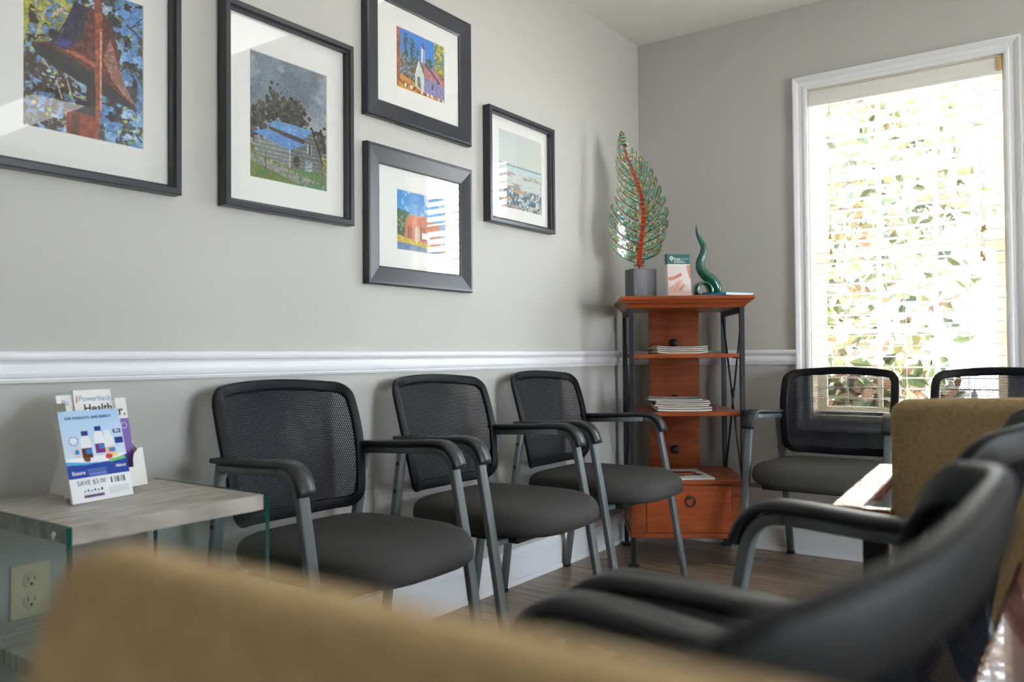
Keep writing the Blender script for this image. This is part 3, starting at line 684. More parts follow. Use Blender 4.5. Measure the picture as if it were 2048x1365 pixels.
def art_sheet():
    A = Art(170, 120, 16)
    A.put(np.ones_like(A.X), (246, 248, 250)); A.put((A.Y < .52)*np.clip(1-A.Y*1.0, 0, 1), (176, 208, 240))
    A.put(A.poly([(0, .585), (.3, .60), (.7, .585), (1, .53), (1, .735), (0, .735)]), (44, 74, 160)); A.put(A.poly([(0, .545), (.30, .575), (.6, .59), (.3, .60), (0, .585)]), (86, 176, 226))
    for x, y, cap, lab in ((.36, .23, (38, 64, 140), (92, 62, 50)), (.585, .19, (38, 64, 140), (130, 50, 130)), (.74, .24, (232, 236, 240), (240, 200, 160))):
        A.fill([(x-.055, y), (x+.055, y), (x+.055, y+.055), (x-.055, y+.055)], cap); A.fill([(x-.05, y+.05), (x+.05, y+.05), (x+.085, y+.11), (x+.085, y+.30), (x-.085, y+.30), (x-.085, y+.11)], (238, 240, 244)); A.fill([(x-.085, y+.19), (x+.085, y+.19), (x+.085, y+.30), (x-.085, y+.30)], lab); A.fill([(x-.02, y+.20), (x+.085, y+.20), (x+.085, y+.25), (x-.02, y+.25)], (70, 130, 200))
    for x, y, c in ((.17, .33, (110, 140, 190)), (.20, .455, (240, 180, 150))): A.put(A.ell(x, y, .075, .05), c); A.put(A.ell(x, y, .06, .04), (232, 240, 248))
    A.put(A.ell(.20, .455, .045, .03), (60, 150, 210)); A.put(A.ell(.34, .545, .055, .026), (120, 82, 56)); A.put(A.ell(.70, .535, .06, .028), (222, 70, 54)); A.put(A.ell(.82, .525, .04, .018), (236, 224, 150))
    A.fill([(.83, .235), (.97, .235), (.97, .285), (.83, .285)], (40, 62, 140)); A.fill([(.84, .33), (.98, .33), (.98, .40), (.84, .40)], (40, 62, 140)); A.fill([(.70, .565), (.97, .545), (.97, .58), (.70, .60)], (120, 206, 120))
    for i in range(14): A.fill([(.66+.018*i, .765), (.66+.018*i+.006+.006*(i % 3 == 0), .765), (.66+.018*i+.006+.006*(i % 3 == 0), .83), (.66+.018*i, .83)], (60, 60, 64))
    for i in range(9): A.fill([(.30+.004*i, .645+.009*i), (.62, .645+.009*i), (.62, .649+.009*i), (.30+.004*i, .649+.009*i)], (130, 150, 206))
    for i in range(6): x = .20+.055*i; A.fill([(x, .88-.01*(i % 2)), (x+.03, .88-.01*(i % 2)), (x+.03, .895), (x+.045, .905), (x+.045, .955), (x-.01, .955), (x-.01, .905), (x, .895)], (236, 238, 244)); A.fill([(x-.01, .925), (x+.045, .925), (x+.045, .955), (x-.01, .955)], [(130, 80, 130), (120, 80, 60), (70, 100, 170)][i % 3]); A.fill([(x, .875-.01*(i % 2)), (x+.03, .875-.01*(i % 2)), (x+.03, .89), (x, .89)], (40, 60, 130))
    A.fill([(.60, .87), (.95, .86), (.95, .94), (.60, .95)], (228, 232, 234))
    return A
def art_hands():
    A = Art(110, 70, 17); n = A.n(20)
    A.put(np.ones_like(A.X), (226, 214, 210)); A.put(np.clip(A.X-.3, 0, .5), (240, 236, 234))
    sk = [(212, 148, 128), (226, 172, 156), (198, 128, 108), (232, 190, 176)]
    A.fill([(0, .40), (.25, .38), (.55, .27), (.64, .30), (.60, .36), (.30, .46), (.10, .50), (0, .47)], sk[2], .12, 8)
    A.fill([(0, .80), (.1, .70), (.52, .46), (.66, .50), (.60, .58), (.30, .80), (.1, .88)], sk[1], .1, 8)
    for i in range(4): A.fill([(.18+.10*i, .86), (.42+.12*i, .56+.02*i), (.50+.12*i, .58+.02*i), (.28+.10*i, .88)], sk[i % 4], .1, 8)
    A.fill([(.84, 0), (1, .0), (1, .46), (.94, .42), (.86, .2)], sk[0], .1); A.fill([(.06, .86), (.6, .80), (1, .78), (1, .96), (.5, .97), (.1, .94)], sk[3], .08)
    A.put(A.poly([(0, .93), (.5, .96), (1, .99), (1, 1), (0, 1)]), (134, 190, 110)); A.put(A.Y < .03, (240, 236, 234))
    return A
def art_cover(seed, pal):
    A = Art(24, 18, seed); n, m = A.n(9), A.n(5)
    A.put(np.ones_like(A.X), pal[0]); A.put(n > .5, pal[1]); A.put(m > .58, pal[2]); A.put(A.Y < .2, pal[3]); return A

# ------------------------------------------------------------------ framed pictures on the left wall
def picture(label, y0, y1, z0, z1, mould, depth, py0, py1, pz0, pz1, art, printlab, wide=False):
    t = thing('framed_picture', label, 'picture', (0.0005, (y0+y1)/2, z0), group=None); cy = (y0+y1)/2
    fm = lambda u, v, p: (p, u-cy, v-z0)
    if wide: prof = [(0, .006), (0, .013), (-.002, .015), (-mould*.12+.0, .016), (mould*.0, .016)]
    iy0, iy1, iz0, iz1 = y0+mould, y1-mould, z0+mould, z1-mould
    if wide: prof = [(-.004, .004), (-.004, depth*.55), (0, depth*.62), (mould*.80, depth), (mould*.94, depth), (mould, depth*.85), (mould, .0)]
    else: prof = [(-.003, .004), (-.003, depth*.75), (0, depth*.80), (.004, depth), (mould-.002, depth), (mould, depth-.002), (mould, 0)]
    V = []; k = len(prof)
    # four mitred rails, each a part
    for a in range(4):
        bm = bmesh.new(); rows_ = []
        for o, p in prof:
            c = [(iy0-o, iz0-o), (iy1+o, iz0-o), (iy1+o, iz1+o), (iy0-o, iz1+o)]; rows_.append([bm.verts.new(fm(*c[a], p)), bm.verts.new(fm(*c[(a+1) % 4], p))])
        for i in range(k):
            j = (i+1) % k; bm.faces.new((rows_[i][0], rows_[i][1], rows_[j][1], rows_[j][0]))
        bm.faces.new([r[0] for r in rows_]); bm.faces.new([r[1] for r in rows_][::-1])
        bmobj('frame_rail', bm, M_frameb, t)
    box('backing', .001, .004, iy0-.003-cy, iy1+.003-cy, iz0-.003-z0, iz1+.003-z0, M_card, t)
    zp = .0052; zm = .0075
    art.mesh('print', lambda u, v: (zp, py0-.002+(py1-py0+.004)*u-cy, pz0-.002+(pz1-pz0+.004)*v-z0), M_print, t)['label'] = printlab
    rectloft('mat_board', py0, py1, pz0, pz1, [(0, .0053), (.0018, zm), (.0019, zm)], lambda u, v, p: (p, u-cy, v-z0), M_bevel, t, close=False)
    bm = bmesh.new(); vs = []
    for (a, b) in ((py0-.0018, pz0-.0018), (py1+.0018, pz0-.0018), (py1+.0018, pz1+.0018), (py0-.0018, pz1+.0018)): vs.append(bm.verts.new(fm(a, b, zm)))
    for (a, b) in ((iy0-.002, iz0-.002), (iy1+.002, iz0-.002), (iy1+.002, iz1+.002), (iy0-.002, iz1+.002)): vs.append(bm.verts.new(fm(a, b, zm)))
    for i in range(4): bm.faces.new((vs[i], vs[4+i], vs[4+(i+1) % 4], vs[(i+1) % 4]))
    bmobj('mat_board', bm, M_mat, t)
    poly('glass', [fm(iy0-.003, iz0-.003, .0105), fm(iy1+.003, iz0-.003, .0105), fm(iy1+.003, iz1+.003, .0105), fm(iy0-.003, iz1+.003, .0105)], [(0, 1, 2, 3)], M_glass, t)
picture('large black-framed picture of a rusty bell among branches', -3.014, -2.557, 1.288, 1.834, .019, .034, -2.914, -2.644, 1.390, 1.736, art_bell(), 'photograph of a rusty iron bell on a post')
picture('black-framed picture of a blue-roofed barn under a dark sky', -2.432, -1.977, 1.284, 1.832, .019, .034, -2.335, -2.065, 1.379, 1.724, art_barn(), 'photograph of a weathered barn with blue roofs')
picture('wide black-framed picture of a small white church in a wood', -1.914, -1.384, 1.647, 2.097, .056, .024, -1.760, -1.520, 1.776, 1.974, art_church(), 'picture of a white church with red roof', True)
picture('wide black-framed picture of a red brick building, hanging below the church picture', -1.912, -1.384, 1.115, 1.562, .056, .024, -1.762, -1.520, 1.239, 1.434, art_brick(), 'picture of a brick church building', True)
picture('black-framed pale seascape picture closest to the room corner', -1.290, -.838, 1.390, 1.827, .019, .034, -1.196, -.903, 1.464, 1.759, art_sea(), 'pale abstract seascape')

# ------------------------------------------------------------------ leaflet display on the end table
M_navy = mat('navy_ink', rgb(40, 62, 140), 0.6); M_ink = mat('dark_ink', rgb(40, 38, 42), 0.6); M_purple = mat('purple_print', rgb(126, 92, 176), 0.5)
M_white = mat('white_ink', rgb(246, 246, 248), 0.6); M_bluegrey = mat('blue_grey_ink', rgb(120, 150, 190), 0.6); M_redink = mat('red_ink', rgb(220, 70, 70), 0.6); M_paleb = mat('pale_blue_ink', rgb(150, 185, 225), 0.6)
def planeM(o, ux, uz, s=1.0):
    """matrix taking text x->ux, y->uz, at origin o"""
    ux = Vector(ux).normalized(); uz = Vector(uz).normalized(); n = ux.cross(uz)
    return Matrix(((ux.x, uz.x, n.x, o[0]), (ux.y, uz.y, n.y, o[1]), (ux.z, uz.z, n.z, o[2]), (0, 0, 0, 1)))
HA = math.radians(6)
hd = thing('leaflet_holder', 'white cardboard leaflet holder with easel back on the end table', 'holder', (.150, -2.820, TZ), HA)
tilt = math.radians(13); tx, tz = -math.sin(tilt), math.cos(tilt)      # leaning back toward the wall (-x)
HWD, HH, HD = .158, .198, .046
def hp(d, y, h): return (d*math.cos(tilt)+h*tx+.02, y, h*tz+d*math.sin(tilt)+.0062)
def slab(name, pts, th, m, parent, nrm=None):
    V = [Vector(p) for p in pts]; n = (V[1]-V[0]).cross(V[2]-V[0]).normalized()*th; k = len(V)
    return poly(name, V+[v+n for v in V], [tuple(range(k-1, -1, -1)), tuple(range(k, 2*k))]+[(i, (i+1) % k, k+(i+1) % k, k+i) for i in range(k)], m, parent)
h0 = .002
slab('back_panel', [hp(-HD/2, -HWD/2, h0), hp(-HD/2, HWD/2, h0), hp(-HD/2, HWD/2, HH), hp(-HD/2, -HWD/2, HH)], .0015, M_card, hd)
slab('side_panel', [hp(-HD/2, -HWD/2, h0), hp(HD/2, -HWD/2, h0), hp(HD/2, -HWD/2, HH*.96), hp(-HD/2, -HWD/2, HH)], .0015, M_card, hd)
rs_ = [hp(-HD/2, HWD/2, h0), hp(HD/2, HWD/2, h0), hp(HD/2, HWD/2, HH*.40)]+[hp(HD/2-HD*math.sin(a), HWD/2, HH*(.40+.5*(1-math.cos(a)))) for a in [PI/2*i/8 for i in range(1, 9)]]
slab('side_panel', rs_, .0015, M_card, hd)
fl_ = [hp(HD/2, -HWD/2, h0), hp(HD/2, HWD/2, h0), hp(HD/2, HWD/2, HH*.42), hp(HD/2, HWD/2-.012, HH*.42)]+[hp(HD/2, HWD/2-.018-.01*math.sin(a), HH*(.38-.16*(1-math.cos(a)))) for a in [PI/2*i/6 for i in range(7)]]+[hp(HD/2, -HWD/2+.03, HH*.22), hp(HD/2, -HWD/2+.018, HH*.42), hp(HD/2, -HWD/2, HH*.42)]
slab('front_lip', fl_, .0015, M_card, hd)
slab('base', [hp(-HD/2, -HWD/2, h0), hp(HD/2, -HWD/2, h0), hp(HD/2, HWD/2, h0), hp(-HD/2, HWD/2, h0)], .0012, M_card, hd)
slab('easel', [(-.005, -.056, .004), (-.092, -.058, .004), tuple(Vector(hp(-HD/2, -.06, HH*.66))), ], .0015, M_card, hd)
slab('easel', [(-.005, .05, .004), (-.092, .055, .004), tuple(Vector(hp(-HD/2, .06, HH*.66))), ], .0015, M_card, hd)
def leaflet(name, label, d, y0, y1, h0, h1, th, m, cat='leaflet'):
    o = thing(name, label, cat, (.150, -2.820, TZ), HA)
    slab('sheet', [hp(d, y0, h0), hp(d, y1, h0), hp(d, y1, h1), hp(d, y0, h1)], th, m, o); return o
UX = (0, 1, 0); UZ = (tx, 0, tz)
l0 = leaflet('leaflet', 'white leaflet with its lettering half covered, rearmost in the holder', -.017, -.074, .020, .006, .214, .0015, M_card)
e = .0027
text('lettering', 'Pa', .0165, M_bluegrey, l0, planeM(hp(-.017+.0021, -.064, .192), UX, UZ))
l1 = leaflet('leaflet', 'white leaflet with blue and dark lettering sticking up highest from the holder', -.012, -.040, .046, .006, .222, .002, M_card)
text('lettering', 'Powerback', .0165, M_bluegrey, l1, planeM(hp(-.012+e, -.030, .198), UX, UZ))
text('lettering', 'Health', .0245, M_ink, l1, planeM(hp(-.012+e, -.021, .174), UX, UZ), bold=True)
slab('logo_stroke', [hp(-.012+e, -.036, .195), hp(-.012+e, -.0335, .195), hp(-.012+e, -.0325, .211), hp(-.012+e, -.034, .211)], .0003, M_redink, l1)
l2 = leaflet('leaflet', 'white and purple leaflet with a round white badge in the holder', -.004, .047, .074, .006, .200, .002, M_card)
e2 = -.004+.0027
text('lettering', 'r.', .029, M_ink, l2, planeM(hp(e2, .0515, .162), UX, UZ), bold=True)
slab('purple_panel', [hp(e2, .0475, .008), hp(e2, .0735, .008), hp(e2, .0735, .154), hp(e2, .0475, .154)], .0003, M_purple, l2)
lathe('badge_ring', [(.0060, .0004), (.0068, .0004), (.0068, 0)], M_white, l2, n=24, loc=hp(e2+.0006, .060, .138), rot=(0, PI/2-tilt, 0))
# coupon pad leaning on the holder
pd = thing('coupon_pad', 'blue and white nutrition drink coupon sheet leaning against the leaflet holder', 'leaflet', (.2245, -2.8545, TZ), math.radians(9.5))
pt = math.radians(15); PWD, PHH = .139, .186
def pp(d, y, h): return (d*math.cos(pt)-h*math.sin(pt), y, h*math.cos(pt)+d*math.sin(pt)+.0015)
slab('pad', [pp(0, -PWD/2, 0), pp(0, PWD/2, 0), pp(0, PWD/2, PHH), pp(0, -PWD/2, PHH)], -.006, M_card, pd)
art_sheet().mesh('print', lambda u, v: pp(.0006, (u-.5)*PWD, v*PHH), M_print, pd)
PX = (0, 1, 0); PZ = (-math.sin(pt), 0, math.cos(pt)); ee = .0012
def ptext(b, u, v, size, m, bold=True): text('lettering', b, size, m, pd, planeM(pp(ee, (u-.5)*PWD, v*PHH), PX, PZ), bold=bold)
ptext('FOR STRENGTH AND ENERGY', .085, .905, .0078, M_navy); ptext('COMPLETE BALANCED NUTRITION', .10, .95, .0055, M_paleb, False) if False else None
ptext('SAVE $3.00', .11, .185, .0135, M_ink, False); ptext('30g', .855, .728, .0085, M_white); ptext('Ensure', .06, .302, .0105, M_white); ptext('Abbott', .78, .335, .0085, M_white)

# ------------------------------------------------------------------ cherry corner shelf
SA = math.radians(31.6)
sh = thing('shelf_unit', 'cherry wood and black iron shelf unit with a drawer, set across the corner', 'shelf', (.270, -.625, 0), SA)
SW, SD = .456, .405
def ogee(name, z0, prof, m, parent):
    # prof: (overhang, z)
    V = []; F = []
    for o, z in prof:
        V += [(-o, -o, z), (SW+o, -o, z), (SW+o, SD+min(o, .016), z), (-o, SD+min(o, .016), z)]
    k = len(prof)
    for i in range(k-1):
        for a in range(4): b = (a+1) % 4; F.append((i*4+a, i*4+b, i*4+4+b, i*4+4+a))
    F += [(3, 2, 1, 0), tuple((k-1)*4+a for a in range(4))]
    return poly(name, V, F, m, parent)
top_front = .046
tp = thing('tmp', None, None)
bpy.data.objects.remove(tp)
o = ogee('top_board', 0, [(.012, 1.081), (.014, 1.085), (.018, 1.092), (.026, 1.099), (.034, 1.103), (.034, 1.108), (.040, 1.110), (.044, 1.114), (.046, 1.120), (.046, 1.126), (.044, 1.129)], M_cherryh, sh)
SZT = 1.129
for u in (0, SW):
    for v in (0, SD):
        box('post', u-.010, u+.010, v-.010, v+.010, .363, 1.081, M_iron, sh, bev=.0015)
        lg = box('leg', u-.010, u+.010, v-.010, v+.010, .008, .126, M_iron, sh, bev=.0015)
        box('foot_pad', u-.022, u+.022, v-.016, v+.016, 0, .009, M_iron, lg, bev=.002)
for u in (0, SW):
    box('top_rail', u-.009, u+.009, .010, SD-.010, 1.058, 1.081, M_iron, sh)
    for a, b in ((.010, SD-.010), (SD-.010, .010)):
        tube('cross_rod', [(u+.004*(1 if a < b else -1), a, 1.056), (u+.004*(1 if a < b else -1), (a+b)/2, .715), (u+.004*(1 if a < b else -1), b, .365)], .0045, M_iron, sh, n=8)
    tube('rod_ring', [(u, SD/2+.016*math.cos(q), .712+.020*math.sin(q)) for q in [2*PI*i/16 for i in range(16)]], .0055, M_iron, sh, n=8, closed=True)
for z in (.888, .645):
    s_ = box('shelf_board', .004, SW-.004, -.004, SD-.004, z-.017, z, M_cherryh, sh, bev=.0015)
    for u in (.02, SW-.02): box('shelf_clip', u-.012, u+.012, .02, .04, z-.021, z-.017, M_iron, s_)
box('back_panel', .110, .342, SD-.006, SD+.006, .363, 1.081, M_cherry, sh, bev=.001)
for z in (.938, .680, .444):
    lathe('knob', [(0, .016), (.010, .0155), (.017, .012), (.020, .006), (.020, 0), (0, 0)], M_iron, sh, n=24, loc=(.226, SD-.006, z), rot=(PI/2, 0, 0))
box('base_top', -.014, SW+.014, -.022, SD+.012, .346, .363, M_cherryh, sh, bev=.002)
box('base_bottom', -.016, SW+.016, -.020, SD+.012, .124, .142, M_cherryh, sh, bev=.002)
box('base_body', -.010, SW+.010, -.010, SD+.010, .142, .346, M_cherry, sh)
for u0, u1 in ((-.010, .052), (.404, SW+.010)): box('face_stile', u0, u1, -.016, -.010, .142, .346, M_cherry, sh)
dr = box('drawer_front', .054, .402, -.018, -.010, .146, .341, M_cherryh, sh, bev=.0015)
lathe('ring_mount', [(0, .008), (.006, .007), (.009, .003), (.010, 0), (0, 0)], M_iron, dr, n=16, loc=(.228, -.018, .292), rot=(PI/2, 0, 0))
tube('ring_pull', [(.235+.019*math.cos(q), -.026, .276+.020*math.sin(q)) for q in [2*PI*i/24 for i in range(24)]], .0030, M_iron, dr, n=8, closed=True)

def onshelf(u, v, z): return (.270+u*math.cos(SA)-v*math.sin(SA), -.625+u*math.sin(SA)+v*math.cos(SA), z)
# magazines
MAGC = [((190, 186, 178), (120, 120, 126), (214, 180, 150), (230, 226, 220)), ((150, 110, 84), (196, 160, 126), (90, 70, 60), (222, 210, 190)), ((210, 206, 200), (96, 128, 150), (200, 196, 190), (240, 238, 232)), ((170, 60, 50), (220, 200, 190), (100, 40, 40), (236, 230, 220)), ((226, 216, 60), (190, 180, 60), (80, 80, 60), (240, 236, 150))]
def magazine(label, u, v, z, rz, th, curl, ci, w=.205, d=.265, group=None, show=None):
    t = thing('magazine', label, 'magazine', onshelf(u, v, z), SA+rz, group)
    n = 8
    def zz(i): s = abs(2*i/n-1); return curl*max(0, s-.45)**2*3.0
    for nm, a, b, m, ins in (('pages', .0006, th-.0006, M_page, .001),):
        V = []; F = []
        for i in range(n+1):
            x = -w/2+w*i/n
            for y in (-d/2+ins, d/2-ins):
                V += [(x, y, a+zz(i)), (x, y, b+zz(i))]
        for i in range(n):
            q = i*4; F += [(q, q+4, q+5, q+1), (q+2, q+3, q+7, q+6), (q+1, q+5, q+7, q+3), (q, q+2, q+6, q+4)]
        F += [(0, 1, 3, 2), (n*4, n*4+2, n*4+3, n*4+1)]
        poly(nm, V, F, m, t)
    A = show if show else art_cover(ci*7+3, MAGC[ci % 5])
    A.mesh('cover', lambda uu, vv: (-w/2+w*uu, -d/2+d*vv, th+curl*max(0, abs(2*uu-1)-.45)**2*3.0), M_print, t)
ang = ['lowest', 'second from the bottom', 'third from the bottom', 'topmost']
z = .8885
for i, (du, rz, th) in enumerate(((.0, .02, .007), (.006, -.03, .006), (-.004, .03, .006), (.004, 0, .005))):
    magazine('magazine on the upper cherry shelf, %s of its stack' % ang[i], .214+du, .165, z, PI/2*0+rz, th, .006, i, .212, .27, 'magazines on the upper shelf'); z += th+.0022
z = .6455
a2 = ['lowest', 'second', 'third', 'fourth', 'fifth', 'topmost']
for i, (du, rz, th) in enumerate(((.01, .0, .009), (.006, .04, .008), (.0, -.02, .007), (.010, -.05, .007), (-.01, .10, .006), (-.014, -.12, .005))):
    magazine('magazine on the lower cherry shelf, %s%s of its stack' % (a2[i], '' if i in (0, 5) else ' from the bottom'), .210+du, .150, z, rz, th, .003, i+2, .225, .275, 'magazines on the lower shelf'); z += th+.0016
cv = art_cover(99, MAGC[0]); cv.put(np.ones_like(cv.X), (206, 214, 214)); cv.fill([(.1, .2), (.8, .25), (.9, .7), (.2, .75)], (70, 48, 40)); cv.fill([(.3, .4), (.75, .4), (.8, .6), (.35, .62)], (206, 120, 70)); cv.put(cv.Y < .12, (236, 236, 232))
magazine('magazine with a dark cover picture on top of the shelf drawer cabinet', .215, .118, .3635, .14, .008, 0, 1, .21, .27, None, cv)

# ------------------------------------------------------------------ mosaic leaf sculpture
LF = thing('leaf_sculpture', 'mosaic glass leaf sculpture with red midrib on a grey block', 'sculpture', onshelf(.060, .215, SZT), SA+math.radians(-3.0))
bm = bmesh.new(); bmbox(bm, -.056, .056, -.045, .045, 0, .136, .002, 1, Matrix.Rotation(math.radians(24), 4, 'Z'))
bmobj('block', bm, M_slate, LF)
M_leafblk = mat('leaf_black_metal', rgb(24, 24, 22), 0.4)
M_tile = attrmat('mosaic_glass', 0.08, coat=0.6, spec=0.8)
KX = .000652; KZ = .000658
def lp(zx, zy, d=0.0):                       # leaf drawing units -> leaf plane, gently cupped
    x = (zx-345)*KX; zz = .150+(985-zy)*KZ
    return Vector((x-.006, d-.012-.35*x*x/.13+.03*((zz-.45)/.3)**2*.3, zz))
tube('stem', [(-.006, -.010, .134), (-.006, -.011, .155)], .003, M_leafblk, LF, n=8)
rib = spline([(232, 78, 0), (243, 130, 0), (252, 175, 0), (270, 235, 0), (300, 320, 0), (335, 415, 0), (362, 500, 0), (377, 590, 0), (375, 680, 0), (366, 770, 0), (355, 860, 0), (348, 930, 0), (344, 988, 0)], 6)
def ribx(zy):
    for a, b in zip(rib[:-1], rib[1:]):
        if a.y <= zy <= b.y: return a.x+(b.x-a.x)*(zy-a.y)/max(b.y-a.y, 1e-6)
    return rib[-1].x if zy > 900 else rib[0].x
tV = []; tF = []; tC = []
rng = np.random.RandomState(5)
TC = [(96, 140, 122), (130, 150, 116), (150, 140, 98), (116, 126, 82), (72, 130, 122), (158, 120, 84), (110, 148, 136), (140, 154, 130), (86, 104, 66), (60, 150, 150), (168, 150, 112), (124, 108, 70)]
def tile(q, col, lift):
    b = len(tV); c = sum(q, Vector())/len(q); jn = Vector((rng.normal()*.0006, 0, rng.normal()*.0006))
    for p in q: v = c+(p-c)*.90; tV.append((v.x, v.y-lift+(p-c).dot(jn)*40, v.z))
    tF.append((b, b+1, b+2, b+3)); tC.extend([(*rgb(*col), 1)]*4)
LT = [(214, 100, 210), (203, 133, 262), (200, 178, 300), (194, 228, 352), (190, 268, 408), (190, 318, 455), (195, 368, 512), (201, 425, 560), (193, 470, 620), (181, 528, 690), (155, 580, 765), (145, 660, 835), (139, 755, 900), (160, 852, 965)]
RT = [(286, 142, 232), (312, 172, 290), (338, 212, 345), (378, 246, 410), (412, 288, 470), (447, 336, 530), (472, 402, 590), (502, 464, 640), (522, 542, 700), (545, 632, 765), (541, 718, 830), (516, 803, 890), (490, 885, 945)]
def lowcurve(side, tip, root, n=16):
    tx_, ty_ = tip; a = Vector((ribx(root)+side*12, root, 0)); tipv = Vector((tx_, ty_, 0))
    if side < 0: ctrl = Vector((tx_+(a.x-tx_)*.16, ty_+(root-ty_)*.66, 0))
    else: ctrl = Vector((tx_-(tx_-a.x)*.18, ty_+(root-ty_)*.74, 0))
    return [Vector(p) for p in bez(a, ctrl, tipv, n)]
def lobe(side, tip, root, ptip, proot):
    lo0 = lowcurve(side, tip, root); pv = lowcurve(side, ptip, proot); n = max(6, int((lo0[0]-lo0[-1]).length/14))
    def at(c, t): f = t*16; i = min(int(f), 15); return c[i].lerp(c[i+1], f-i)
    lo = [at(lo0, i/n) for i in range(n+1)]; hi = []
    for i in range(n+1):
        t_ = i/n; q = at(pv, min(t_*.97, 1)).lerp(lo[i], (.15 if side < 0 else .07) if t_ > .2 else .02); hi.append(q.lerp(Vector((tip[0]-side*2, tip[1]-6, 0)), t_**10))
    # rounded tip
    lo[-1] = lo[-1]+(lo[-2]-lo[-1])*.05
    ed = lo+hi[::-1]; k = len(ed)
    V = [lp(p.x, p.y, .0015) for p in ed]+[lp(p.x, p.y, -.0015) for p in ed]
    F = [(i, i+1, k-2-i, k-1-i) for i in range(n)]+[(k+i, 2*k-1-i, 2*k-2-i, k+i+1) for i in range(n)]+[(i, k+i, k+(i+1) % k, (i+1) % k) for i in range(k)]
    bm = bmesh.new(); vs = [bm.verts.new(v) for v in V]
    for f in F:
        try: bm.faces.new([vs[i] for i in f])
        except ValueError: pass
    bmobj('leaflet', bm, M_leafblk, LF)
    for i in range(n):
        wd = (lo[i]-hi[i]).length; m_ = max(1, int(round(wd/14)))
        off = min(6.0/max(wd, 4), .4)
        for j in range(m_):
            f0, f1 = off+(1-off)*j/m_, off+(1-off)*(j+1)/m_
            q = [lo[i].lerp(hi[i], f0), lo[i+1].lerp(hi[i+1], f0), lo[i+1].lerp(hi[i+1], f1), lo[i].lerp(hi[i], f1)]
            col = np.array(TC[rng.randint(len(TC))])*rng.uniform(.9, 1.45); tile([lp(p.x, p.y, 0) for p in q], np.clip(col, 0, 255), .0035)
for side, L in ((-1, LT), (1, RT)):
    pr, pt_ = ((150, (222, 70)) if side < 0 else (172, (262, 100)))
    for tx_, ty_, root in L:
        lobe(side, (tx_, ty_), root, pt_, pr); pr, pt_ = root, (tx_, ty_)
# tip and rib
ed = [(232, 60), (252, 80), (262, 112), (268, 160), (258, 232), (236, 210), (212, 130), (220, 90)]
slab('leaf_tip', [lp(x, y, .0008) for x, y in ed], .0022, M_leafblk, LF)
for x, y in ((236, 84), (250, 100), (236, 104), (254, 122), (238, 126), (258, 144), (240, 148), (224, 116)): tile([lp(x-9, y+8), lp(x+9, y+8), lp(x+9, y-8), lp(x-9, y-8)], TC[rng.randint(len(TC))], .0035)
RR = [p for p in rib if p.y > 160]
V = []; F = []
for i, p in enumerate(RR):
    hw_ = 26+10*(i/len(RR))
    for s in (-1, 1):
        for d in (.0012, -.0016): V.append(lp(p.x+s*hw_*(.45 if i == 0 else 1), p.y, d))
for i in range(len(RR)-1):
    q = i*4; F += [(q, q+2, q+6, q+4), (q+1, q+5, q+7, q+3), (q, q+4, q+5, q+1), (q+2, q+3, q+7, q+6)]
poly('rib_backing', V, F, M_leafblk, LF)
for i in range(len(RR)-1):
    a, b = RR[i], RR[i+1]; w0 = 7+12*i/len(RR); w1 = 7+12*(i+1)/len(RR); h0_ = 26+10*(i/len(RR)); h1_ = 26+10*((i+1)/len(RR))
    red = np.array([(196, 62, 34), (178, 48, 28), (208, 78, 40), (160, 40, 26)][i % 4])
    for f0, f1 in ((-1, 0), (0, 1)):
        tile([lp(b.x+f0*w1, b.y), lp(b.x+f1*w1, b.y), lp(a.x+f1*w0, a.y), lp(a.x+f0*w0, a.y)], red*rng.uniform(.85, 1.15), .006)
    for s in (-1, 1):
        q = [lp(b.x+s*w1, b.y), lp(b.x+s*h1_, b.y), lp(a.x+s*h0_, a.y), lp(a.x+s*w0, a.y)]
        tile(q if s > 0 else q[::-1], np.array(TC[rng.randint(len(TC))])*rng.uniform(.8, 1.2), .0045)
o = poly('mosaic_tiles', tV, tF, M_tile, LF); o['kind'] = 'stuff'
ca = o.data.color_attributes.new('col', 'FLOAT_COLOR', 'POINT'); ca.data.foreach_set('color', np.array(tC, 'f').ravel())

# ------------------------------------------------------------------ leaflet stand on the shelf
M_green = mat('dark_green_print', rgb(30, 98, 88), 0.5); M_acr = glassmat('clear_acrylic', tint=(.96, .97, .97), f0=.05)
ls = thing('leaflet_stand', 'clear leaflet stand with green-topped leaflets on the shelf unit', 'leaflet stand', onshelf(.217, .10, SZT), SA+math.radians(8))
BT = math.radians(8)
def bp_(x, d, h): return (x, d+h*math.sin(BT), h*math.cos(BT)+.002)
slab('acrylic_back', [bp_(-.055, .012, 0), bp_(.055, .012, 0), bp_(.055, .012, .16), bp_(-.055, .012, .16)], .002, M_acr, ls)
slab('acrylic_front', [bp_(-.057, -.012, 0), bp_(.057, -.012, 0), bp_(.057, -.012, .05), bp_(-.057, -.012, .05)], .002, M_acr, ls)
slab('acrylic_base', [(-.055, -.03, 0), (.055, -.03, 0), (.055, .05, 0), (-.055, .05, 0)], .002, M_acr, ls)
